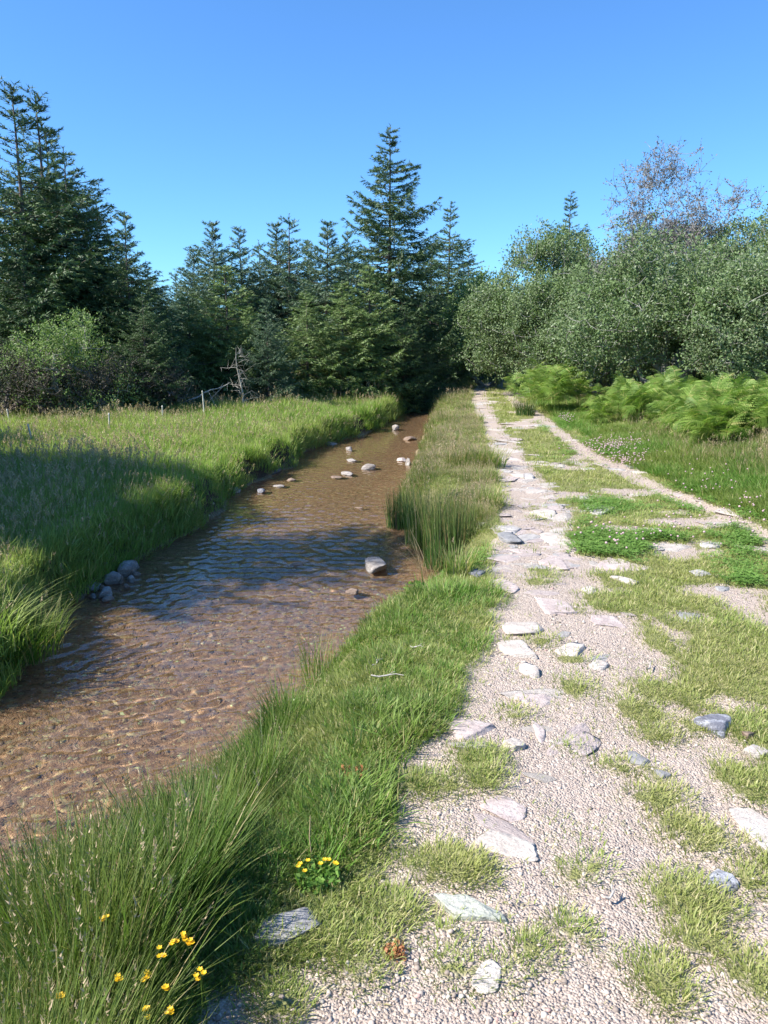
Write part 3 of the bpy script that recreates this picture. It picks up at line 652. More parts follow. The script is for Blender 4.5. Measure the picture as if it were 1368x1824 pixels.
S = [
 (522, 1655, 160, 100, 0.05, 'rock_mid', 'large smooth grey slab lying beside the yellow-flowered tuft at the near grass edge', 0.75),
 (838, 1622, 172, 52, 0.055, 'rock_lichen', 'long narrow whitish lichened ridge stone running diagonally in the near gravel', -0.45),
 (1272, 1288, 78, 52, 0.075, 'rock_dark', 'dark grey blocky boulder with a black shaded right face beside the small red-brown stone', 0.1),
 (1286, 1566, 84, 62, 0.05, 'rock_dark', 'dark wedge-shaped stone with a sharp ridge in the turf at the near right', -0.3),
 (1362, 1470, 105, 105, 0.05, 'rock_pale', 'big flat whitish slab cut off by the right edge of the photo', 0.2),
 (989, 1083, 80, 50, 0.035, 'rock_pink', 'large flat pinkish slab with a cracked right edge in the middle of the left rut', 0.0),
 (921, 1162, 66, 36, 0.06, 'rock_pale', 'whitish wedge stone with a black shaded right end in the gravel', 0.3),
 (946, 1197, 30, 36, 0.05, 'rock_pale', 'small upright pointed pale stone just below the wedge stone with the black end', 0.2),
 (1018, 1158, 60, 30, 0.04, 'rock_pale', 'white stone cleft down the middle in the gravel', 0.1),
 (1064, 1187, 46, 24, 0.03, 'rock_pale', 'flat white stone just below right of the cleft stone', 0.1),
 (1077, 1107, 70, 32, 0.03, 'rock_pink', 'low pinkish flat stone right of the big cracked slab', 0.1),
 (930, 1122, 92, 30, 0.04, 'rock_pale', 'long low pale stone with grass in front, left of the big cracked slab', 0.05),
 (1048, 1053, 32, 22, 0.04, 'rock_pale', 'small rounded white stone above right of the big cracked slab', 0.0),
 (1118, 1039, 28, 22, 0.05, 'rock_pale', 'small tilted white stone standing alone in the turf', 0.7),
 (902, 1046, 70, 26, 0.03, 'rock_pink', 'flat purplish pink stone at the left side of the left rut', -0.1),
 (989, 1006, 62, 28, 0.045, 'rock_pink', 'rounded pinkish stone just below the pale rectangular slab', 0.05),
 (1095, 1008, 110, 28, 0.04, 'rock_pink', 'long low pink hump of stone below the clover mound', 0.02),
 (1002, 967, 54, 42, 0.03, 'rock_pale', 'bright pale rectangular slab beside the clover mound', 0.1),
 (908, 963, 44, 24, 0.07, 'rock_mid', 'dark grained pointed stone at the end of the rush clump shadow', 0.1),
 (905, 947, 56, 16, 0.04, 'rock_grey', 'thin flat grey stone lying behind the dark grained pointed stone', 0.2),
 (966, 916, 66, 22, 0.05, 'rock_pale', 'long pale hump of rock across the left rut', 0.1),
 (1064, 908, 58, 24, 0.06, 'rock_grey', 'rounded grey-white boulder in the turf between the ruts', 0.0),
 (1085, 893, 34, 12, 0.05, 'rock_grey', 'slim grey stone just behind the rounded grey-white boulder', 0.1),
 (1043, 888, 24, 11, 0.05, 'rock_grey', 'small grey stone up left of the rounded grey-white boulder', 0.1),
 (1226, 1100, 56, 22, 0.03, 'rock_mid', 'blue-grey flat stone set in the turf on the right of the track', 0.05),
 (1287, 1049, 40, 14, 0.03, 'rock_mid', 'slim blue-grey stone up right of the flat blue-grey one', 0.05),
 (1248, 1025, 44, 16, 0.04, 'rock_grey', 'narrow slanting blue-grey stone in the turf on the right', -0.3),
 (1267, 972, 52, 14, 0.04, 'rock_grey', 'long thin grey stone lowest in the turf near the right rut end', 0.1),
 (1294, 916, 44, 18, 0.05, 'rock_pale', 'pale split stone at the lower end of the right rut', 0.1),
 (944, 851, 28, 12, 0.09, 'rock_grey', 'small stone with a dark right face where the left rut narrows', 0.1),
 (922, 848, 30, 12, 0.06, 'rock_pale', 'slanting pale stone left of the small stone with a dark face', 0.4),
 (852, 1024, 34, 20, 0.06, 'rock_dark', 'bluish dark stone wedged in the grass edge left of the track', 0.1),
 (1137, 1345, 42, 40, 0.05, 'rock_mid', 'rough grey-white stone with dark cracks in the gravel left of the dark boulder', 0.1),
 (1178, 1372, 30, 26, 0.03, 'rock_mid', 'small broken grey stone beside the rough grey-white stone', 0.1),
 (918, 1323, 52, 34, 0.04, 'rock_pale', 'rough pale knobbly stone near the left edge of the gravel', 0.1),
 (946, 1245, 78, 30, 0.02, 'rock_pink', 'flat purplish slab flush in the gravel below the pointed pale stone', -0.15),
 (833, 1298, 90, 46, 0.04, 'rock_pink', 'broad flat pink slab at the left grass edge of the gravel', 0.25),
 (962, 1300, 26, 44, 0.03, 'rock_pink', 'narrow upright-lying pink stone with a dark side crack', 0.1),
 (1352, 1332, 54, 30, 0.05, 'rock_pale', 'pale stone cut off by the right edge just below the red-brown stone', 0.1),
 (1333, 1304, 26, 22, 0.05, 'rock_wet', 'small red-brown stone right of the dark grey blocky boulder', 0.1),
 (905, 1500, 130, 62, 0.016, 'rock_pale', 'broad bleached slab worn flush with the near gravel', -0.5),
 (905, 1438, 90, 44, 0.016, 'rock_pink', 'pinkish slab flush in the gravel above the broad bleached slab', -0.4),
 (866, 1738, 62, 70, 0.012, 'rock_pale', 'small whitish slab flush in the gravel nearest the camera', -0.2),
 (1165, 831, 34, 11, 0.06, 'rock_pale', 'thin pale stone slanting up beside the narrow right rut', 0.5),
 (1187, 829, 22, 8, 0.05, 'rock_grey', 'small grey stone right of the thin slanting pale one by the right rut', 0.1),
]
for (a, b, w, hh, hi, mt, lb, ro) in S:
    put_stone(a, b, w, hh, hi, mt, lb, rot=ro, sub=4 if w > 60 and b > 1000 else 3)
# stones in and by the stream
W = [
 (668, 1012, 44, 34, 0.17, 'rock_stream', 'upright boot-shaped grey boulder standing alone in the sunlit stream', 0.0, 0.25),
 (655, 834, 24, 8, 0.13, 'rock_stream', 'pale rounded rock in midstream with a dark reflection', 0.1, 0.2),
 (616, 845, 18, 8, 0.08, 'rock_stream', 'dark slanting stone just left below the pale midstream rock', 0.5, 0.2),
 (597, 850, 20, 5, 0.03, 'rock_wet', 'low wet stone barely breaking the water beside the dark slanting stone', 0.0, 0.2),
 (627, 821, 20, 5, 0.07, 'rock_stream', 'small grey stone upstream left of the pale midstream rock', 0.0, 0.2),
 (622, 802, 14, 5, 0.12, 'rock_stream', 'small pointed stone in midstream below the pale bank slabs', 0.0, 0.2),
 (705, 765, 13, 6, 0.20, 'rock_stream', 'small white pointed stone farthest up the stream', 0.0, 0.2),
 (729, 783, 22, 6, 0.12, 'rock_wet', 'brown stone with a white tip near the far right bank', 0.0, 0.2),
 (727, 826, 12, 10, 0.17, 'rock_stream', 'white upright stone against the right bank grass', 0.0, 0.2),
 (715, 820, 20, 6, 0.08, 'rock_pink', 'low pinkish stone left of the white upright stone by the right bank', 0.0, 0.2),
 (727, 860, 14, 8, 0.12, 'rock_stream', 'pale stone half hidden by the dark rush clump', 0.0, 0.2),
 (588, 790, 26, 7, 0.06, 'rock_stream', 'white slab under the cut left bank', 0.1, 0.1),
 (570, 787, 14, 5, 0.05, 'rock_stream', 'small stone left of the white slab under the cut left bank', 0.1, 0.1),
 (606, 780, 14, 5, 0.05, 'rock_stream', 'small stone right of the white slab under the cut left bank', 0.1, 0.1),
 (626, 1056, 26, 12, 0.05, 'rock_wet', 'low brown wet stone by the near bank below the boot-shaped boulder', 0.1, 0.2),
 (419, 876, 18, 12, 0.14, 'rock_stream', 'round grey stone under the left bank where the shadow ends', 0.1, 0.2),
 (402, 880, 14, 8, 0.09, 'rock_dark', 'dark stone left of the round grey stone under the left bank', 0.1, 0.2),
 (466, 876, 16, 8, 0.08, 'rock_dark', 'dark stone right of the round grey stone under the left bank', 0.1, 0.2),
 (497, 866, 22, 6, 0.03, 'rock_stream', 'thin pale stone lying in the shallows under the left bank', 0.1, 0.2),
 (520, 855, 16, 5, 0.05, 'rock_wet', 'wet stone near the soil clod at the left bank', 0.1, 0.2),
 (162, 1048, 46, 24, 0.10, 'rock_stream', 'flat grey stone lowest left in the shaded stone pile', 0.3, 0.1),
 (187, 1062, 32, 20, 0.12, 'rock_stream', 'pale grey stone at the water side of the shaded stone pile', 0.0, 0.15),
 (204, 1037, 38, 22, 0.15, 'rock_stream', 'blocky grey stone in the middle of the shaded stone pile', 0.2, 0.05),
 (227, 1022, 42, 26, 0.18, 'rock_stream', 'largest dark stone at the right of the shaded stone pile', 0.2, 0.05),
 (184, 1026, 22, 20, 0.20, 'rock_stream', 'upright rounded stone topmost in the shaded stone pile', 0.2, -0.1),
 (152, 1030, 24, 16, 0.16, 'rock_stream', 'thin leaning stone at the back left of the shaded stone pile', -0.5, 0.0),
 (194, 1068, 26, 12, 0.05, 'rock_wet', 'half sunk brown stone in front of the shaded stone pile', 0.1, 0.2),
 (239, 1013, 30, 14, 0.07, 'rock_wet', 'wet stone in the shaded water right of the stone pile', 0.1, 0.2),
 (530, 1005, 22, 7, 0.05, 'rock_wet', 'sunken pale-topped stone in midstream at the shadow edge', 0.1, 0.3),
 (640, 905, 16, 4, 0.05, 'rock_wet', 'dark low stone in the blue shaded water', 0.1, 0.3),
]
for (a, b, w, hh, hi, mt, lb, ro, bu) in W:
    put_stone(a, b, w, hh, hi, mt, lb, rot=ro, off=WZ, water_=True, bury=bu, sub=3, cuts=15, flat=(b > 900 and a > 300))
for k in range(14):
    a = 150+rng.random()*95; b = 1062-0.36*(a-150)+rng.normal()*7
    put_stone(a, b, 10+12*rng.random(), 8, 0.05+0.06*rng.random(), ['rock_stream', 'rock_wet'][k % 2], 'small shaded stone in the heap at the left water edge', rot=rng.random()*3, off=WZ, water_=True, bury=0.1, cuts=13, flat=False, sub=2, seed=900+k, group='small stones of the shaded pile at the left bank')
# soil clod that slipped from the left bank
put_stone(480, 838, 30, 22, 0.13, 'bark', 'brown clod of peat slipped from the cut left bank', name='soil_clod', off=WZ, water_=True, bury=0.1, cat='soil clod')

# alike stones set in the worn track: children of the ground
kinds = [rock_mesh('stone', 300+i, 0.5, 0.34, 0.16, M[['rock_pale', 'rock_pink', 'rock_pale', 'rock_pink', 'rock_grey', 'rock_pink'][i]], 3, rough=0.07) for i in range(6)]
cnt = 0; xs, ys_ = fan_points(7000, 2.0, 26, 0.9, -0.1, FAN); gm = gravel_mask(xs, ys_)
line_c = GP([(1000, 1300), (980, 1100), (960, 960), (930, 880), (900, 800), (865, 730), (855, 700)])
dl = pdist(np.stack([xs, ys_], 1), line_c); sds, lf = bands(xs, ys_)
for i in range(len(xs)):
    if cnt >= 280: break
    if lf[i] or sds[i] > -0.5 or gm[i] < 0.3: continue
    if rng.random() > 1.6*math.exp(-dl[i]*1.2)*(1.0 if ys_[i] > 5.5 else 0.03)+(0.02 if ys_[i] > 4 else 0.006): continue
    o = link('stone', kinds[rng.integers(6)], ground)
    s = (0.10+0.24*rng.random()**2)*(0.55+0.05*min(ys_[i], 14))*1.3
    o.location = (xs[i], ys_[i], h1(xs[i], ys_[i])-0.034*s); o.scale = (s*(1.1+1.0*rng.random()), s*0.9, s*0.6)
    o.rotation_euler = (rng.normal()*0.04, rng.normal()*0.04, rng.normal()*0.9)
    cnt += 1

# ------------------------------------------------------------------ conifers
def conifer(seed, H=9.0, R=2.4, gap=0.0, nmat=None, clear=0.05, sparse=0.18, leaders=1, dens=1.0, up=0.35):
    r = np.random.default_rng(seed); W_ = []
    zt = np.linspace(0, H, 14); bend = np.cumsum(r.normal(size=(14, 2))*0.012*H/10, axis=0)
    bend = np.c_[bend, zt]
    parts = [tube(bend, 0.0085*H*(1-zt/H)**0.9+0.006, 8)]
    segs = []                                                   # (p0, p1, youth)
    def axis(z): return np.array([np.interp(z, zt, bend[:, 0]), np.interp(z, zt, bend[:, 1]), z])
    z = clear*H; 
    while z < H-0.12:
        t = z/H
        L0 = R*((1-t)**0.85)*(0.98 if t > 0.12 else 0.72+2*t)+0.10
        if t > 1-sparse: L0 *= 0.72
        nb = int(r.integers(5, 9)*(1 if t < 1-sparse else 0.75))
        ph = r.random()*6.283
        for k in range(nb):
            if r.random() < gap: continue
            zb_ = min(z+r.normal()*0.11, H-0.15); az = ph+k*6.283/nb+r.normal()*0.35; L = L0*(0.55+0.6*r.random())*(1.2 if r.random() < 0.12 else 1)
            rise = 0.75-1.15*(1-t)+r.normal()*0.08 if t < 0.75 else up+0.5*(t-0.75)*2
            rise = max(rise, -0.35)
            d = np.array([math.cos(az), math.sin(az), 0]); n = max(4, int(L/0.18)); S_ = np.linspace(0, 1, n+1)
            sag = -0.22*(1-t)*L
            pts = axis(zb_)[None]+d[None]*(L*S_)[:, None]+np.array([0, 0, 1])[None]*(rise*L*S_*0.6+sag*np.sin(S_*2.4)*0.9+0.22*L*S_**3*(1 if t < .8 else .3))[:, None]
            pts += np.cumsum(r.normal(size=pts.shape)*0.012*L, axis=0)*np.array([1, 1, .5])
            if L > 0.25: parts.append(tube(pts, (0.010*L+0.004)*(1-S_*0.85), 4))
            segs.append((pts[:-1], pts[1:], np.full(n, 0.5)+S_[1:]*0.5))
            m = int(L*10*dens)+3
            s0 = 0.12+0.88*r.random(m)**0.8
            for q in s0:
                p = np.array([np.interp(q, S_, pts[:, j]) for j in range(3)])
                tl = (0.10+0.36*L*(1-q)**0.7*(0.4+0.6*min(1, q*3)))*(0.6+0.6*r.random()); tl = min(tl, 0.75)
                sg = 1 if r.random() < .5 else -1; an = az+sg*(0.75+0.35*r.random())
                dd = np.array([math.cos(an), math.sin(an), rise*0.5-0.15-0.7*(1-t)*r.random()+(0.5 if t > 1-sparse else 0)])
                e = p+dd*tl; mid = (p+e)/2+np.array([0, 0, 0.04*tl])
                segs.append((np.array([p, mid]), np.array([mid, e]), np.array([0.4, 1.0])*(0.5+0.5*q)))
                if tl > 0.3:
                    for w in range(2):
                        f = 0.35+0.4*r.random(); an2 = an+(1 if w else -1)*0.8; p2 = p+(e-p)*f
                        e2 = p2+np.array([math.cos(an2), math.sin(an2), -0.25])*tl*0.45
                        segs.append((p2[None], e2[None], np.array([0.9])))
        step = (0.11+0.012*H)*(0.6+0.8*r.random())
        if t > 1-sparse: step *= 1.25
        z += step
    top = axis(H); segs.append((np.array([axis(H-0.55), axis(H-0.3)]), np.array([axis(H-0.3), top]), np.array([.6, 1])))
    A = np.vstack([s[0] for s in segs]); B = np.vstack([s[1] for s in segs]); Yg = np.concatenate([s[2] for s in segs])
    Ls = np.linalg.norm(B-A, axis=1); k = np.maximum((Ls/0.085).astype(int), 1)
    ii = np.repeat(np.arange(len(A)), k*4); nN = len(ii)
    f = r.random(nN)[:, None]; C = A[ii]*(1-f)+B[ii]*f; D = (B-A)[ii]/(Ls[ii][:, None]+1e-6)
    rd = r.normal(size=(nN, 3)); rd -= (rd*D).sum(1)[:, None]*D; rd /= np.linalg.norm(rd, axis=1)[:, None]
    L = (0.060+0.05*r.random(nN))[:, None]; tipp = C+(D*0.75+rd*0.85)*L
    sd_ = np.cross(D, rd)*0.013
    V = np.stack([C-sd_, C+sd_, tipp], 1).reshape(-1, 3); F = np.arange(nN*3).reshape(-1, 3)
    rn = np.repeat(r.random(nN)*0.3+np.repeat(r.random(len(A)), k*4)*0.7, 3); yg = np.repeat(Yg[ii], 3)*np.tile([0.8, 0.8, 1], nN)
    crown = mesh_np('spruce_crown', V, F, [nmat], False, dict(tip=yg, rnd=rn))
    tv, tf = join(parts)
    trunk = mesh_np('spruce_trunk', tv, tf, [M['bark']], True)
    return crown, trunk, H
KN = {
 'tall': conifer(1, 9.8, 2.9, 0.02, M['needle'], sparse=0.12, dens=1.6),
 'broad': conifer(2, 8.2, 3.0, 0.02, M['needle'], sparse=0.15, dens=1.0),
 'spire': conifer(3, 7.5, 1.95, 0.05, M['needle_blue'], sparse=0.30, dens=1.25, up=0.7),
 'spire2': conifer(4, 7.0, 2.1, 0.05, M['needle_blue'], sparse=0.26, dens=1.3, up=0.6),
 'young': conifer(5, 5.0, 1.7, 0.03, M['needle_light'], sparse=0.25, dens=1.1),
 'shade': conifer(9, 9.0, 3.4, 0.0, M['needle'], sparse=0.12, dens=1.9),
 'tall2': conifer(21, 9.0, 2.6, 0.03, M['needle'], sparse=0.2, dens=1.15),
 'spire3': conifer(22, 7.2, 2.3, 0.03, M['needle_blue'], sparse=0.18, dens=1.5, up=0.9),
 'thin': conifer(6, 8.5, 2.5, 0.05, M['needle'], sparse=0.30, dens=1.1, up=0.8),
}
def plant_tree(kind, px, dist, top_py=None, h=None, wide=1.0, yaw=None, label=None, group=None, x=None, dz=0.0):
    cr, tr, H0 = KN[kind]
    yy = dist; xx = x if x is not None else (px-684)/FPX*(dist*cp+CAM_H*sp)
    zg = h1(xx, yy)-0.03
    if h is None:
        e = math.atan((912-top_py)/FPX)-PITCH
        xx = (px-684)/FPX*(dist*cp-(dist*math.tan(e))*sp*1.0) if x is None else xx
        h = CAM_H+dist*math.tan(e)-zg
    o = link('spruce_tree', None, None, (xx, yy, zg)); s = h/H0
    wide *= 1.12; o.scale = (s*wide, s*wide*(0.9+0.2*rng.random()), s); o.rotation_euler[0] = rng.normal()*0.015; o.rotation_euler[2] = yaw if yaw is not None else rng.random()*6.28
    link('trunk', tr, o); link('crown', cr, o)
    tag(o, label, 'tree', group)
    return o
gp = 'spruces of the plantation beyond the stream'
plant_tree('thin', 12, 18.5, 150, wide=1.3, label='tall dark spruce at the left edge with a bare nodding tip', group=gp)
plant_tree('thin', 52, 20, 165, wide=1.3, label='second tall dark spruce, its thin tip just right of the leftmost spire', group=gp)
plant_tree('tall2', 80, 21.5, 225, wide=1.3, label='dark spruce between the two leftmost spires and the broad one with upturned boughs', group=gp)
plant_tree('broad', 112, 19.5, 262, wide=1.25, label='broad dark spruce with upturned boughs right of the two leftmost spires', group=gp)
plant_tree('broad', 165, 21.5, 350, wide=1.1, label='dark spruce shoulder between the broad left spruce and the one with a forked tip', group=gp)
plant_tree('thin', 222, 18.5, 376, wide=1.1, label='dark spruce with a thin crooked tip standing over the twiggy dead boughs', group=gp)
plant_tree('broad', 40, 17.5, 430, wide=1.3, label='dark low spruce at the left edge below the tall spires', group=gp)
plant_tree('broad', 262, 20, 470, wide=1.1, label='dark spruce filling the gap right of the one with the crooked tip', group=gp)
plant_tree('spire', 312, 34, 482, label='far pale spruce tip low in the gap left of the middle group', group=gp)
plant_tree('spire3', 345, 27, 444, wide=1.15, label='bluish spruce left of the highest spire of the left-middle group', group=gp)
plant_tree('spire3', 376, 24, 397, wide=1.15, label='highest bluish spire of the left-middle group', group=gp)
plant_tree('spire2', 428, 25, 405, wide=1.2, label='bluish spruce with a bushy spire right of the highest left-middle one', group=gp)
plant_tree('spire', 464, 27, 428, label='slim spruce spire right of the pair in the left-middle group', group=gp)
plant_tree('spire3', 494, 26, 398, wide=1.1, label='left one of the close pair of spires in the middle group', group=gp)
plant_tree('spire', 512, 25, 380, wide=1.25, label='tallest spire of the middle group, right one of the close pair', group=gp)
plant_tree('spire2', 546, 27, 428, label='spruce with a bent tip between two straight spires of the middle group', group=gp)
plant_tree('spire3', 575, 24.5, 395, wide=1.2, label='straight bluish spire right of the bent tip', group=gp)
plant_tree('spire2', 620, 26, 412, wide=0.9, label='thin spire next left of the great central spruce', group=gp)
plant_tree('young', 402, 21, 472, wide=1.35, label='light green bushy spruce in front of the left-middle spires', group=gp)
plant_tree('spire2', 474, 19.5, 532, wide=1.1, label='small pale spruce sapling standing in front of the middle group', group=gp)
plant_tree('young', 440, 20.2, 545, wide=1.2, label='small green spruce left of the pale sapling', group=gp)
plant_tree('young', 545, 22, 520, wide=1.5, label='bushy spruce below the middle spires', group=gp)
plant_tree('young', 610, 23, 500, wide=1.45, label='bushy green spruce below the thin spire left of the great spruce', group=gp)
plant_tree('young', 660, 23.5, 470, wide=1.3, label='green spruce leaning on the left skirt of the great central spruce', group=gp)
plant_tree('young', 335, 21.5, 520, wide=1.5, label='green spruce at the right of the dark left group', group=gp)
plant_tree('broad', 250, 17.2, 520, wide=1.2, label='half dead spruce with brown twiggy lower boughs right of the round bush', group=gp)
plant_tree('broad', 720, 24.2, 545, wide=1.25, label='low dark spruce bough mass at the foot of the great central spruce', group=gp)
plant_tree('tall', 694, 27, 222, wide=1.12, yaw=0.6, label='great central spruce, by far the tallest in the middle of the view', group=gp)
plant_tree('tall2', 800, 33, 358, wide=1.15, label='second tall spruce right behind the great central one', group=gp)
plant_tree('broad', 770, 31, 430, wide=1.2, label='dark spruce between the great central one and the second tall one', group=gp)
plant_tree('broad', 836, 36, 440, wide=1.2, label='dark spruce at the right end of the plantation above the track bend', group=gp)
plant_tree('broad', 862, 42, 500, wide=1.3, label='dark spruce closing the view above the far end of the track', group=gp)
plant_tree('broad', 910, 50, 520, wide=1.4, label='dark spruce half hidden behind the far willows', group=gp)
plant_tree('tall2', 1018, 36, 340, wide=1.0, label='lone dark spruce tip rising behind the willows on the right', group=gp)
bk = 'spruces deep in the plantation with only dark boughs showing'
for i in range(26):
    px = 10+i*31+rng.normal()*8; d = 27+rng.random()*7+(6 if px > 640 else 0)
    plant_tree(['broad', 'spire', 'broad', 'spire2'][i % 4], px, d, 505+rng.normal()*14, wide=1.5, label='dark spruce deep in the plantation with only a patch of boughs showing', group=bk)
# two spruces at the left, outside the view, whose shade lies on the stream
plant_tree('shade', 0, 5.3, h=9.4, x=-8.0, wide=0.8, label='spruce left of the view whose pointed shade crosses the stream', group=gp)
plant_tree('shade', 0, 6.6, h=9.0, x=-10.6, wide=1.25, label='spruce left of the view shading the meadow', group=gp)

plant_tree('shade', 0, 5.0, h=10.5, x=-12.2, wide=1.3, label='tall spruce farther left outside the view behind the one shading the stream', group=gp)
plant_tree('shade', 0, 9.5, h=8.0, x=-12.2, wide=1.3, label='spruce farther left outside the view shading the edge of the meadow', group=gp)
# ------------------------------------------------------------------ broadleaved trees
def willow(seed, lobes, base=(0, 0, 0), leaf=0.055, nclus=700, per=70, lmat=None, bmat=None, trunks=4, spread=0.34, loose=0.16, twigs=False, lump=1.0, lumps=20):
    """lobes: (cx, cy, cz, rx, ry, rz) of the crown in metres from the foot"""
    r = np.random.default_rng(seed)
    vol = np.array([l[3]*l[4]*l[5] for l in lobes]); vol = vol/vol.sum(); parts = []
    C = []
    while len(C) < nclus:
        l = lobes[r.choice(len(lobes), p=vol)]; v = r.normal(size=3); v /= np.linalg.norm(v); rr = r.random()**0.28
        bump = 0.72+0.5*float(fbm(np.array([v[0]*2.2+seed]), np.array([v[1]*2.2+v[2]*2]), seed, 3)[0])
        p = np.array(l[:3])+v*np.array(l[3:])*rr*bump
        if p[2] > 0.25: C.append(p)
    LC = np.array(C[:max(12, nclus//lumps)]); C = LC[r.integers(0, len(LC), nclus)]+r.normal(size=(nclus, 3))*np.array([0.32, 0.32, 0.24])*lump
    C[:, 2] = np.maximum(C[:, 2], 0.15)
    nodes = [np.array(base, float)]; rad = [0.12]
    for k in range(trunks):
        l = lobes[k % len(lobes)]; e = np.array(l[:3])+r.normal(size=3)*np.array(l[3:])*0.35
        n = 9; t = np.linspace(0, 1, n)[:, None]; st = np.array(base)+np.r_[r.normal(size=2)*0.18, 0]
        pts = st*(1-t)+e*t+np.sin(t*3.14)*r.normal(size=3)*0.35+np.cumsum(r.normal(size=(n, 3))*0.07, axis=0)
        pts[0] = st; R_ = 0.11*(1-t[:, 0]*0.75)
        parts.append(tube(pts, R_, 7)); nodes += list(pts[2:]); rad += list(R_[2:])
    nodes = np.array(nodes); rad = np.array(rad)
    order = np.argsort(np.linalg.norm(C-nodes[0], axis=1)); sec = []
    for i in order:
        p = C[i]; d = np.linalg.norm(nodes-p, axis=1)+np.maximum(nodes[:, 2]-p[2], 0)*0.7; j = int(np.argmin(d)); q = nodes[j]
        L = np.linalg.norm(p-q); n = 4; t = np.linspace(0, 1, n)[:, None]
        pts = q*(1-t)+p*t+np.sin(t*3.14)*(r.normal(size=3)*0.12*L+np.array([0, 0, -0.08*L])); r0 = max(min(rad[j]*0.7, 0.045), 0.006)
        parts.append(tube(pts, np.linspace(r0, 0.006, n), 4))
        if L > 0.3 and len(nodes) < 900: nodes = np.vstack([nodes, pts[2:]]); rad = np.r_[rad, r0*0.6, r0*0.45]
    ns = 5; sub = C[:, None, :]+0*r.normal(size=(nclus, ns, 3))
    sd3 = r.normal(size=(nclus, ns, 3)); sd3[:, :, 2] += 0.5; sd3 /= np.linalg.norm(sd3, axis=2)[:, :, None]
    sl = spread*(0.5+0.8*r.random((nclus, ns)))
    if twigs:
        for a in range(nclus):
            for b in range(ns):
                e = C[a]+sd3[a, b]*sl[a, b]; parts.append(tube(np.array([C[a], (C[a]+e)/2+r.normal(size=3)*0.03, e]), [0.006, 0.005, 0.003], 3))
    ci = np.repeat(np.arange(nclus), per); n = len(ci); si = r.integers(0, ns, n); tw = sd3[ci, si]
    P = C[ci]+tw*(sl[ci, si]*(r.random(n)**0.8))[:, None]+r.normal(size=(n, 3))*spread*loose
    U = tw*1.0+r.normal(size=(n, 3))*0.8; U /= np.linalg.norm(U, axis=1)[:, None]; Wd = np.cross(U, r.normal(size=(n, 3))); Wd /= np.linalg.norm(Wd, axis=1)[:, None]
    L = leaf*(0.6+0.8*r.random(n))[:, None]; wd = L*0.27
    V = np.stack([P, P+U*L*0.5+Wd*wd, P+U*L, P+U*L*0.5-Wd*wd], 1).reshape(-1, 3)
    rn = np.repeat(np.repeat(r.random(nclus), per)*0.6+r.random(n)*0.4, 4)
    crown = mesh_np('willow_leaves', V, np.arange(n*4).reshape(-1, 4), [lmat], False, dict(tip=np.tile([0, .5, 1, .5], n), rnd=rn))
    v, f = join(parts)
    return crown, mesh_np('willow_limbs', v, f, [bmat or M['pale_bark']], True)
def put_broadleaf(name, px, dist, meshes, label, cat='tree', group=None, yaw=0, s=1.0):
    xx = (px-684)/FPX*(dist*cp+CAM_H*sp); zg = h1(xx, dist)-0.05
    o = link(name, None, None, (xx, dist, zg)); o.rotation_euler[2] = yaw; o.scale = (s, s, s)
    link('trunk', meshes[1], o); link('crown', meshes[0], o); tag(o, label, cat, group); return o
wg = 'grey-green willows along the right of the track'
# big grey-green willow in front, right
wB = willow(11, [(-0.2, 0, 2.0, 1.75, 1.6, 1.15), (0.9, 0.3, 1.7, 1.6, 1.4, 1.2), (-1.0, 0.1, 1.2, 1.2, 1.2, 0.95)], nclus=1500, per=75, lmat=M['willow_leaf'], trunks=9, leaf=0.058)
put_broadleaf('willow_tree', 1185, 18.5, wB, 'big rounded grey-green willow right of centre in the right-hand thicket', group=wg, s=1.07)
wA = willow(12, [(0, 0, 2.9, 1.9, 1.8, 1.6), (0.8, 0, 1.7, 1.9, 1.6, 1.4), (-1.3, 0, 2.0, 1.3, 1.3, 1.3)], nclus=1400, per=70, lmat=M['willow_leaf'], trunks=6, leaf=0.065)
put_broadleaf('willow_tree', 978, 24, wA, 'olive-green willow bulging over the far bend of the track', group=wg, s=1.04)
wL = willow(13, [(0, 0, 2.1, 1.5, 1.4, 1.7)], nclus=380, per=70, lmat=M['bush_leaf'], trunks=4, leaf=0.09)
put_broadleaf('willow_tree', 878, 28, wL, 'small light green willow leaning out left over the far track', group=wg)
wC = willow(14, [(0, 0, 4.6, 1.6, 1.3, 1.35), (-0.6, 0, 3.2, 1.7, 1.4, 1.0), (0.6, 0, 3.4, 1.4, 1.3, 1.2)], nclus=760, per=30, lmat=M['grey_leaf'], bmat=M['pale_bark'], trunks=9, leaf=0.055, spread=0.40, loose=0.07, twigs=True, lump=1.0, lumps=14)
put_broadleaf('willow_tree', 1178, 21.5, wC, 'half bare grey-purple tree top rising behind the big willow', group=wg, s=0.98)
put_broadleaf('willow_tree', 1340, 20.5, wA, 'green willow at the right edge with sky showing through its upper twigs', group=wg, yaw=2.1, s=0.93)
put_broadleaf('willow_tree', 1070, 22, wB, 'willow filling the dip between the olive and the big grey-green one', group=wg, yaw=2.6, s=1.08)
put_broadleaf('willow_tree', 1345, 17.2, wB, 'dark shaded willow low at the right edge behind the bracken', group=wg, yaw=4.0, s=1.0)
put_broadleaf('willow_tree', 1510, 18, wA, 'willow just beyond the right edge of the view', group=wg, yaw=4.4, s=0.85)
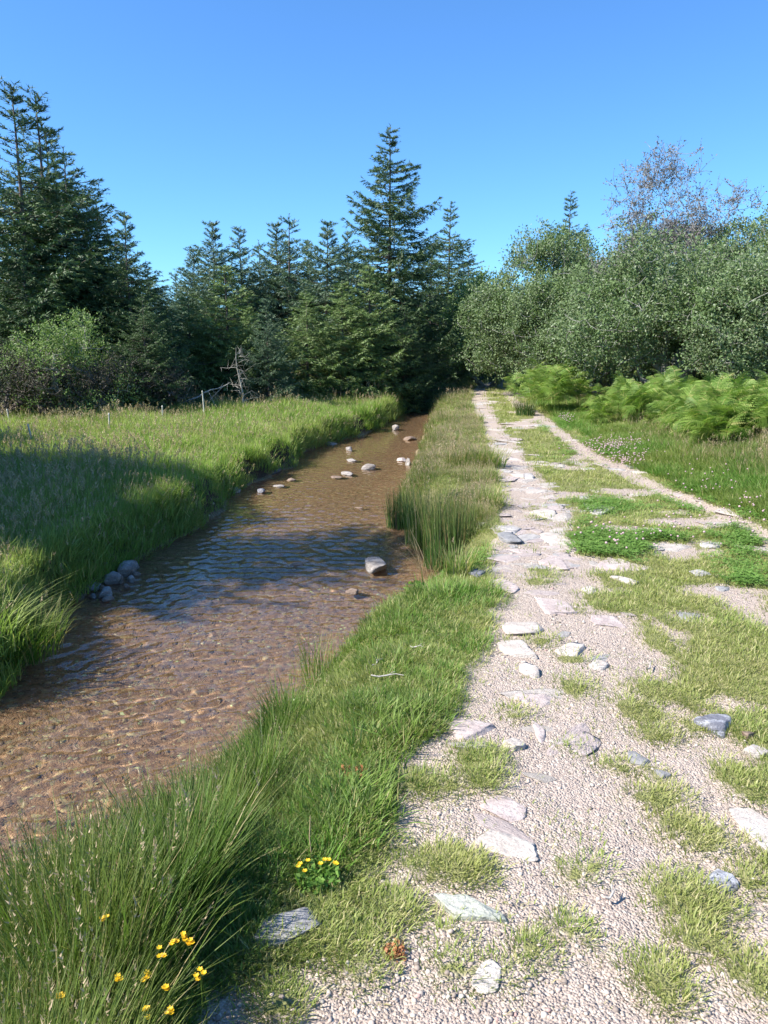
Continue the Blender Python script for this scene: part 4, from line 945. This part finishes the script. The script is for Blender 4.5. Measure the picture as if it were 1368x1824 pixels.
# round sallow bush at the left
bS = willow(15, [(0, 0, 1.25, 1.15, 1.1, 1.15), (0.3, 0, 0.8, 1.1, 1.0, 0.8)], nclus=420, per=75, lmat=M['bush_leaf'], trunks=5, leaf=0.055)
put_broadleaf('sallow_bush', 122, 16.2, bS, 'rounded light green bush in front of the dark spruces at the left', 'bush', yaw=0.5, s=0.84)
dk = willow(16, [(0, 0, 0.7, 1.2, 0.8, 0.8)], nclus=240, per=26, lmat=M['scrub_leaf'], bmat=M['bark'], trunks=6, leaf=0.05)
for i, (px, d, lb) in enumerate([(20, 15.8, 'grey twiggy scrub at the left edge below the round bush'), (95, 15.6, 'grey twiggy scrub just in front of the round bush'), (200, 16.3, 'dark twiggy scrub right of the round bush'), (290, 17.2, 'low dark scrub left of the bare dead sapling')]):
    put_broadleaf('scrub_bush', px, d, dk, lb, 'bush', 'twiggy scrub along the plantation foot', yaw=i*1.7, s=0.85-0.08*i)

# bare dead sapling and a fallen bough
def dead_tree():
    r = np.random.default_rng(44); p = np.array([(437-684)/FPX*18.2, 18.0])
    o = link('dead_sapling', None, None, (p[0], p[1], h1(*p)-0.05)); o.scale = (0.78, 0.78, 0.78)
    t = np.linspace(0, 1, 8); pts = np.stack([-0.12*t+0.05*np.sin(t*6), 0*t, 1.9*t], 1)
    tr = link('trunk', mesh_np('dead_trunk', *tube(pts, 0.045*(1-t*0.8), 6), [M['pale_bark']], True), o)
    for k in range(13):
        z = 0.35+k*0.115; az = r.random()*6.28; L = 0.9*(1.1-z/2.4)*(0.6+0.6*r.random()); s = np.linspace(0, 1, 6)
        q = np.stack([np.cos(az)*L*s-0.12*z/2.2, np.sin(az)*L*s*0.6, z+L*(0.25*s-0.1*s**2)], 1)+np.cumsum(r.normal(size=(6, 3))*0.02, axis=0)
        pp = [tube(q, 0.014*(1-s*0.8), 4)]
        for j in range(5):
            b = q[1+j % 5]; e = b+r.normal(size=3)*0.16; pp.append(tube(np.array([b, (b+e)/2+0.01, e]), [0.006, 0.005, 0.002], 3))
        link('branch', mesh_np('dead_branch', *join(pp), [M['pale_bark']], True), o)
    tag(o, 'bare pale dead sapling with spreading grey branches in front of the middle spruces', 'tree')
dead_tree()
def bough():
    r = np.random.default_rng(45); a = np.array([(325-684)/FPX*17.6, 17.4]); b = np.array([(395-684)/FPX*17.6, 17.4])
    o = link('fallen_bough', None, None, (a[0], a[1], h1(*a)))
    n = 12; t = np.linspace(0, 1, n)[:, None]; q = np.array([0, 0, 0.15])*(1-t)+np.array([b[0]-a[0]+0.3, 0.3, 0.75])*t+np.cumsum(r.normal(size=(n, 3))*0.02, axis=0)
    link('limb', mesh_np('bough_limb', *tube(q, 0.025*(1-t[:, 0]*0.8), 5), [M['dead_wood']], True), o)
    for j in range(14):
        c = q[1+j % 11]; e = c+r.normal(size=3)*0.25
        link('twig', mesh_np('bough_twig', *tube(np.array([c, (c+e)/2+r.normal(size=3)*.02, e]), [0.008, 0.006, 0.003], 3), [M['dead_wood']]), o)
    tag(o, 'grey dead bough slanting up left of the bare sapling', 'branch')
bough()
# stakes in the meadow
for (px, py, hp, lb) in [(364, 752, 30, 'tallest pale stake in the meadow, nearest the dead sapling'), (288, 762, 17, 'pale stake left of the tallest one in the meadow'),
                         (195, 785, 18, 'short pale stake in the middle of the left meadow'), (60, 812, 22, 'thin dark stake standing at the edge of the meadow shade'), (18, 768, 12, 'small pale stake nearest the left edge of the meadow')]:
    p = G(px, py); m = px_m(py); hh = hp*m+0.22
    o = link('wooden_stake', None, None, (p[0], p[1], h1(*p)-0.03)); r = np.random.default_rng(px)
    t = np.linspace(0, 1, 5)[:, None]; q = np.array([[r.normal()*0.04, 0, hh]])*t+np.sin(t*3)*0.006
    link('shaft', mesh_np('stake_shaft', *tube(q, [0.017, 0.016, 0.016, 0.015, 0.013], 6), [M['stake_wood']], False), o)
    link('cap', mesh_np('stake_cap', *tube(np.array([q[-1]-[0, 0, .002], q[-1]+[0, 0, .03]]), [0.019, 0.008], 6), [M['stake_wood']], False), o)
    tag(o, lb, 'stake', 'stakes in the meadow')

# ------------------------------------------------------------------ rush clumps and tussocks
def clump(px, py, off, rad, h, n, label, mats=('rush',), lean=0.3, heads=6, w=0.006, name='rush_clump', cat='rush clump', sy=1.0, group=None, seed=1, curl=0.6):
    p = G(px, py, off); me = tuft('clump_stems', M[mats[0]], n, rad, h, w, lean, 5, 0.45, heads=heads, headmat=M['seed'], stem_h=1.05, seed=seed, curl=curl)
    o = link(name, me, None, (p[0], p[1], h1(*p)-0.02)); o.scale = (1, sy, 1); tag(o, label, cat, group); return o
rg = 'rush clumps and tussocks'
clump(800, 955, -0.1, 0.24, 0.80, 520, 'tall upright dark rush clump beside the stream that throws a shadow on the track', lean=0.16, sy=0.8, group=rg, seed=5)
clump(765, 935, -0.2, 0.26, 0.74, 380, 'lighter rush clump mixed with straw stems left of the tall dark clump', ('sedge',), lean=0.3, group=rg, seed=6)
clump(718, 930, -0.4, 0.20, 0.55, 420, 'low dark rush clump standing in the water edge', lean=0.22, group=rg, seed=7, heads=0)
clump(775, 975, -0.2, 0.16, 0.45, 160, 'dry straw coloured tuft drooping over the water below the rush clumps', ('seed',), lean=1.1, group=rg, seed=8, heads=0, w=0.004)
clump(815, 1035, -0.05, 0.10, 0.28, 150, 'small spiky tussock beside the bluish dark stone', ('sedge',), lean=0.7, name='grass_tussock', cat='tussock', group=rg, seed=9, heads=1)
clump(936, 742, 0, 0.22, 0.45, 260, 'dark spiky tussock between the ruts by the right verge', ('rush',), lean=0.6, name='grass_tussock', cat='tussock', group=rg, seed=10, w=0.012)
clump(835, 682, 0, 0.34, 0.75, 260, 'dark rush tuft at the far bend of the track', ('rush',), lean=0.45, group=rg, seed=11, w=0.02)
clump(897, 655, 0, 0.4, 1.0, 200, 'pale rush tuft right at the far end of the track under the trees', ('sedge',), lean=0.4, group=rg, seed=12, w=0.025)
clump(865, 905, 0, 0.16, 0.30, 240, 'dark bushy tussock at the track edge right of the rush clump', ('sedge',), lean=0.8, name='grass_tussock', cat='tussock', group=rg, seed=13)
clump(868, 832, 0, 0.25, 0.36, 300, 'dark green tussock overhanging the left rut halfway along', ('sedge',), lean=0.8, name='grass_tussock', cat='tussock', group=rg, seed=14, w=0.008)
# overhanging tussock at the left edge
clump(5, 1085, -0.05, 0.34, 0.36, 700, 'big sunlit tussock overhanging the stream at the left edge', ('lush',), lean=1.0, name='grass_tussock', cat='tussock', group=rg, seed=15, heads=12, w=0.006)
clump(-35, 1125, -0.1, 0.25, 0.45, 200, 'long drooping pale blades hanging over the water at the left edge', ('meadow',), lean=1.6, name='grass_tussock', cat='tussock', group=rg, seed=16, heads=5, w=0.006, curl=1.0)
clump(570, 1130, -0.12, 0.16, 0.34, 160, 'wispy dry-tipped tuft by the water left of the low brown stone', ('sedge',), lean=0.5, name='grass_tussock', cat='tussock', group=rg, seed=17, heads=8, w=0.004)

# ------------------------------------------------------------------ bracken
def frond(seed, L=0.8):
    r = np.random.default_rng(seed); V = []; F = []; T = []; R = []
    n = 9
    def quad(a, b, c, d, t, q):
        o = len(V); V.extend([a, b, c, d]); F.append((o, o+1, o+2, o+3)); T.extend([t, t, t+.2, t+.2]); R.extend([q]*4)
    def ax(s): return np.array([L*(s-0.12*s*s), 0, L*(0.55*s-0.62*s*s)])
    for i in range(10):
        s = i/10; a = ax(s); b = ax(s+.1); w = 0.004; quad(a+[0, w, 0], a-[0, w, 0], b-[0, w, 0], b+[0, w, 0], 0.1, 0.95)
    rq = r.random()
    for i in range(n):
        s = 0.22+0.78*i/n; PL = 0.46*L*(1-(s-0.22)/0.80)**0.85*(0.85+0.3*r.random())+0.02
        for sg in (1, -1):
            p = ax(s); d = np.array([0.42, sg*1.0, -0.18+0.1*r.normal()]); d /= np.linalg.norm(d); tl = max(3, int(PL/0.032)); q = rq*0.5+r.random()*0.4
            up = np.array([1, 0, 0.1])
            for k in range(tl):
                u = (k+0.5)/tl; c = p+d*PL*u+np.array([0, 0, -0.25*PL*u*u]); wl = 0.20*PL*(1-u)**0.8*(0.7 if k else 0.4)+0.006; ww = PL/tl*0.44
                quad(c-d*ww, c+up*wl*0.9+d*ww*0.6, c+up*wl+d*ww*1.2, c+d*ww, 0.3*u, q)
                quad(c-d*ww, c-up*wl*0.9+d*ww*0.6, c-up*wl+d*ww*1.2, c+d*ww, 0.3*u, q)
    return mesh_np('frond_blade', np.array(V), np.array(F), [M['fern']], False, dict(tip=T, rnd=R))
FR = [frond(s, 0.75) for s in range(4)]
def stalk_mesh():
    t = np.linspace(0, 1, 4)[:, None]; return mesh_np('bracken_stalk', *tube(np.array([[0.03, 0, 1.0]])*t, [0.006, 0.005, 0.005, 0.004], 5), [M['fern']], False, dict(tip=np.zeros(20), rnd=np.full(20, .3)))
STK = stalk_mesh()
def bracken(x, y, h, n, s, label, group='bracken plants along the right verge', z0=None):
    o = link('bracken_plant', None, None, (x, y, (h1(x, y) if z0 is None else z0)-0.03)); o.rotation_euler[2] = rng.random()*6.28
    st = link('stalk', STK, o); st.scale = (1, 1, h)
    for k in range(n):
        f = link('frond', FR[rng.integers(4)], o); zz = h*(0.45+0.55*(k+1)/n)
        f.location = (0.03*zz, 0, zz); f.rotation_euler = (rng.normal()*0.38, -0.40+rng.normal()*0.40, k*2.3+rng.normal()*0.4); q = s*(0.8+0.35*rng.random()); f.scale = (q, q, q)
    return tag(o, label, 'bracken', group)
lab = 'bright green bracken plant crowded in the fern bank on the right'
fl = GP([(1035, 742), (1090, 745), (1150, 752), (1215, 775), (1262, 800), (1330, 805), (1420, 808), (1560, 830)], 0.25)
for k in range(230):
    u = rng.random()**0.85*(len(fl)-1); i0 = min(int(u), len(fl)-2); q = fl[i0]+(fl[i0+1]-fl[i0])*(u-i0); dpt = 0.1+2.9*rng.random()**1.2
    bracken(q[0]+0.35*dpt, q[1]+dpt*0.9, 0.22+0.50*rng.random(), 9, 0.38+0.24*rng.random(), lab)
for i in range(30):
    p = G(995+rng.normal()*24, 728+rng.random()*8, 0.1); bracken(p[0], p[1]+rng.random()*1.5, 0.5+0.6*rng.random(), 9, 0.62, 'bracken plant in the separate bright clump where the track bends', 'bracken clump at the far bend')
pe = G(1375, 815, 0.1); bracken(pe[0]+0.1, pe[1], 0.5, 9, 0.9, 'large bracken with long clear fronds at the right edge of the view', None)
pe = G(1290, 835); bracken(pe[0], pe[1], 0.25, 4, 0.7, 'small low bracken with yellowing fronds alone in the verge grass', None)

# ------------------------------------------------------------------ small plants
def flower(x, y, h, label, group, npet=6, size=0.0075, z=None, stems=1, mat='petal'):
    o = link('flower', None, None, (x, y, h1(x, y)-0.01)); r = np.random.default_rng(int(abs(x*1000+y*77)))
    top = np.array([r.normal()*0.05*h*2, r.normal()*0.04*h*2, h])
    t = np.linspace(0, 1, 4)[:, None]; link('stem', mesh_np('flower_stem', *tube(top*t+np.sin(t*3.1)*0.01, [0.0012]*4, 4), [M['lush']], False, dict(tip=np.zeros(16), rnd=np.full(16, .5))), o)
    V = []; F = []
    for j in range(4):
        c = top+r.normal(size=3)*size*0.7
        for k in range(npet):
            a = k*6.283/npet+j; d = np.array([math.cos(a), math.sin(a), 0.5]); s = np.array([-math.sin(a), math.cos(a), 0])
            b = len(V); V.extend([c, c+d*size*.55+s*size*.4, c+d*size*1.0, c+d*size*.55-s*size*.4]); F.append((b, b+1, b+2, b+3))
    link('head', mesh_np('flower_head', np.array(V), np.array(F), [M[mat]]), o)
    return tag(o, label, 'flower', group)
for (a, b, lb) in [(296, 1705, 'uppermost of the largest pair of yellow flowers at the bottom left'), (287, 1722, 'lower of the largest pair of yellow flowers at the bottom left'), (326, 1690, 'small yellow flower just right above the largest pair'),
                   (361, 1692, 'yellow flower farthest right of the near group'), (240, 1740, 'yellow flower left of the largest pair'), (333, 1744, 'yellow flower below right of the largest pair'),
                   (272, 1768, 'yellow flower straight below the largest pair'), (96, 1778, 'lone yellow flower far left in the near grass'), (288, 1798, 'small yellow flower near the bottom edge'),
                   (303, 1808, 'lower small yellow flower at the bottom edge'), (262, 1814, 'pale yellow flower lowest at the bottom edge'), (189, 1660, 'single small yellow flower high in the near grass')]:
    h = 0.26; c = G(a, b, h-0.03); 
    flower(c[0], c[1], h, lb, 'yellow flowers in the near grass')
def herb(px, py, n, h, mat, label, name, cat, leaf=0.02, rad=0.06, flowers=0, off=0.0):
    p = G(px, py, off); r = np.random.default_rng(px); o = link(name, None, None, (p[0], p[1], h1(*p))); V = []; F = []; T = []; R = []
    for i in range(n):
        a = r.random()*6.28; q = rad*math.sqrt(r.random()); c = np.array([q*math.cos(a), q*math.sin(a), h*r.random()]); u = r.normal(size=3); u[2] = abs(u[2])*.6; u /= np.linalg.norm(u)
        s = np.cross(u, r.normal(size=3)); s /= np.linalg.norm(s); L = leaf*(.6+.8*r.random()); b = len(V)
        V.extend([c, c+u*L*.5+s*L*.35, c+u*L, c+u*L*.5-s*L*.35]); F.append((b, b+1, b+2, b+3)); T.extend([0, .3, .6, .3]); R.extend([r.random()]*4)
    link('leaves', mesh_np('herb_leaves', np.array(V), np.array(F), [M[mat]], False, dict(tip=T, rnd=R)), o)
    for i in range(flowers):
        a = r.random()*6.28; q = rad*0.9*math.sqrt(r.random()); c = np.array([q*math.cos(a), q*math.sin(a), h*1.15]); V2 = []; F2 = []
        for k in range(6):
            an = k*1.05; d = np.array([math.cos(an), math.sin(an), .5]); s = np.array([-math.sin(an), math.cos(an), 0]); b = len(V2)
            V2.extend([c, c+d*.005+s*.004, c+d*.009, c+d*.005-s*.004]); F2.append((b, b+1, b+2, b+3))
        link('flower_head', mesh_np('herb_flower', np.array(V2), np.array(F2), [M['petal']]), o)
    return tag(o, label, cat)
herb(567, 1578, 420, 0.045, 'clover', 'low leafy plant with small yellow flowers above the large grey slab', 'trefoil_plant', 'plant', 0.016, 0.07, 9)
herb(628, 1392, 160, 0.03, 'red_weed', 'red-brown withered plant in the grass at the gravel edge', 'withered_plant', 'plant', 0.02, 0.045)
herb(770, 1000, 500, 0.16, 'clover', 'bright leafy herb hanging over the water below the rush clumps', 'leafy_herb', 'plant', 0.04, 0.22, off=-0.1)
herb(705, 1700, 120, 0.02, 'red_weed', 'small orange-brown moss tuft in the near gravel', 'moss_tuft', 'plant', 0.012, 0.03)
herb(118, 1040, 50, 0.05, 'red_weed', 'reddish leaf sprig left of the shaded stone pile', 'red_sprig', 'plant', 0.05, 0.08, off=WZ)
p = G(557, 1545); o = link('dry_stalk', mesh_np('dry_stalk', *tube(np.array([[0, 0, 0], [-.008, 0, .09], [-.004, 0, .17]]), [.0022, .002, .0012], 5), [M['straw']]), None, (p[0], p[1], h1(*p))); tag(o, 'single upright reddish stalk above the yellow-flowered plant', 'stalk')
for (px, py, dx, rt, lb) in [(690, 1218, 0.16, -0.2, 'pale dry twig lying in the grass near the gravel edge'), (672, 1190, 0.08, 0.7, 'short broken twig above the longer pale one'), (742, 1165, 0.07, -0.6, 'small straw stick in the bank grass left of the wedge stone'),
                             (1158, 1190, 0.11, 0.8, 'thin forked stick on the gravel right of the flat white stone'), (1090, 1605, 0.05, 0.1, 'tiny white stick on the near gravel')]:
    p = G(px, py); s = np.linspace(-.5, .5, 5)[:, None]; q = np.array([[dx, 0, 0]])*s+np.array([[0, .012, .006]])*np.sin(s*5)
    o = link('twig', mesh_np('twig', *join([tube(q, [.004, .0045, .004, .003, .002], 5), tube(np.array([q[2], q[2]+[dx*.2, .03, .01]]), [.003, .0015], 4)]), [M['dead_wood']]), None, (p[0], p[1], h1(*p)+0.03)); o.rotation_euler[2] = rt; tag(o, lb, 'twig')

# clover leaves and heads
def clover_mesh(seed, mat, n=26, rad=0.07, s=0.009):
    r = np.random.default_rng(seed); V = []; F = []; T = []; R = []
    for i in range(n):
        a = r.random()*6.28; q = rad*math.sqrt(r.random()); c = np.array([q*math.cos(a), q*math.sin(a), 0.01+0.018*r.random()]); rv = r.random(); a0 = r.random()*6
        for k in range(3):
            an = a0+k*2.09; d = np.array([math.cos(an), math.sin(an), .25*r.normal()]); sd_ = np.array([-math.sin(an), math.cos(an), 0]); b = len(V)
            V.extend([c, c+d*s*.7+sd_*s*.55, c+d*s*1.2, c+d*s*.7-sd_*s*.55]); F.append((b, b+1, b+2, b+3)); T.extend([0]*4); R.extend([rv]*4)
    return mesh_np('clover_patch', np.array(V), np.array(F), [mat], False, dict(tip=T, rnd=R))
cl = [clover_mesh(s, M['clover']) for s in range(3)]
def head_mesh(seed):
    v, f = pebble(seed, 0.010); t = tube(np.array([[0, 0, -.09], [0, 0, 0]]), [.001, .001], 3)
    return mesh_np('clover_head', v*[1, 1, 1.4], f, [M['pink']])
xs = []; ys2 = []
for (a, b, w, hh, n) in [(1085, 970, 75, 26, 420), (1090, 800, 80, 18, 500), (1250, 880, 70, 30, 400), (1330, 950, 60, 50, 350), (1150, 760, 60, 16, 600), (1000, 760, 30, 10, 300), (900, 1000, 30, 8, 200), (800, 1000, 40, 14, 300), (1180, 960, 40, 8, 60), (1080, 900, 50, 12, 200), (1330, 1040, 30, 20, 60)]:
    for _ in range(n):
        p = G(a+rng.normal()*w*.6, b+rng.normal()*hh*.6); xs.append(p[0]); ys2.append(p[1])
xs = np.array(xs); ys2 = np.array(ys2); gm = gravel_mask(xs, ys2); ok = gm < 0.25; xs, ys2 = xs[ok], ys2[ok]
place('clover_cover', cl, xs, ys2, 0.7+0.6*rng.random(len(xs))+0.02*ys2, 'low clover leaves matting the turf and the right verge', 'clover', sink=-0.01)
xs = []; ys2 = []
for (a, b, w, hh, n) in [(1085, 803, 50, 10, 240), (1110, 825, 45, 10, 130), (1240, 880, 60, 30, 40), (1320, 930, 50, 40, 35), (1050, 800, 90, 20, 30), (1080, 970, 60, 20, 30), (1010, 755, 14, 6, 60), (1180, 960, 80, 30, 30)]:
    for _ in range(n):
        p = G(a+rng.normal()*w*.6, b+rng.normal()*hh*.6); xs.append(p[0]); ys2.append(p[1])
xs = np.array(xs); ys2 = np.array(ys2); n = len(xs)
scatter('clover_heads', [head_mesh(3), head_mesh(4)], np.stack([xs, ys2, hgt(xs, ys2)+0.08+0.06*rng.random(n)], 1), rng.random(n)*6, 0.8+0.7*rng.random(n), label='pale pink clover heads sprinkled over the right verge', cat='clover')
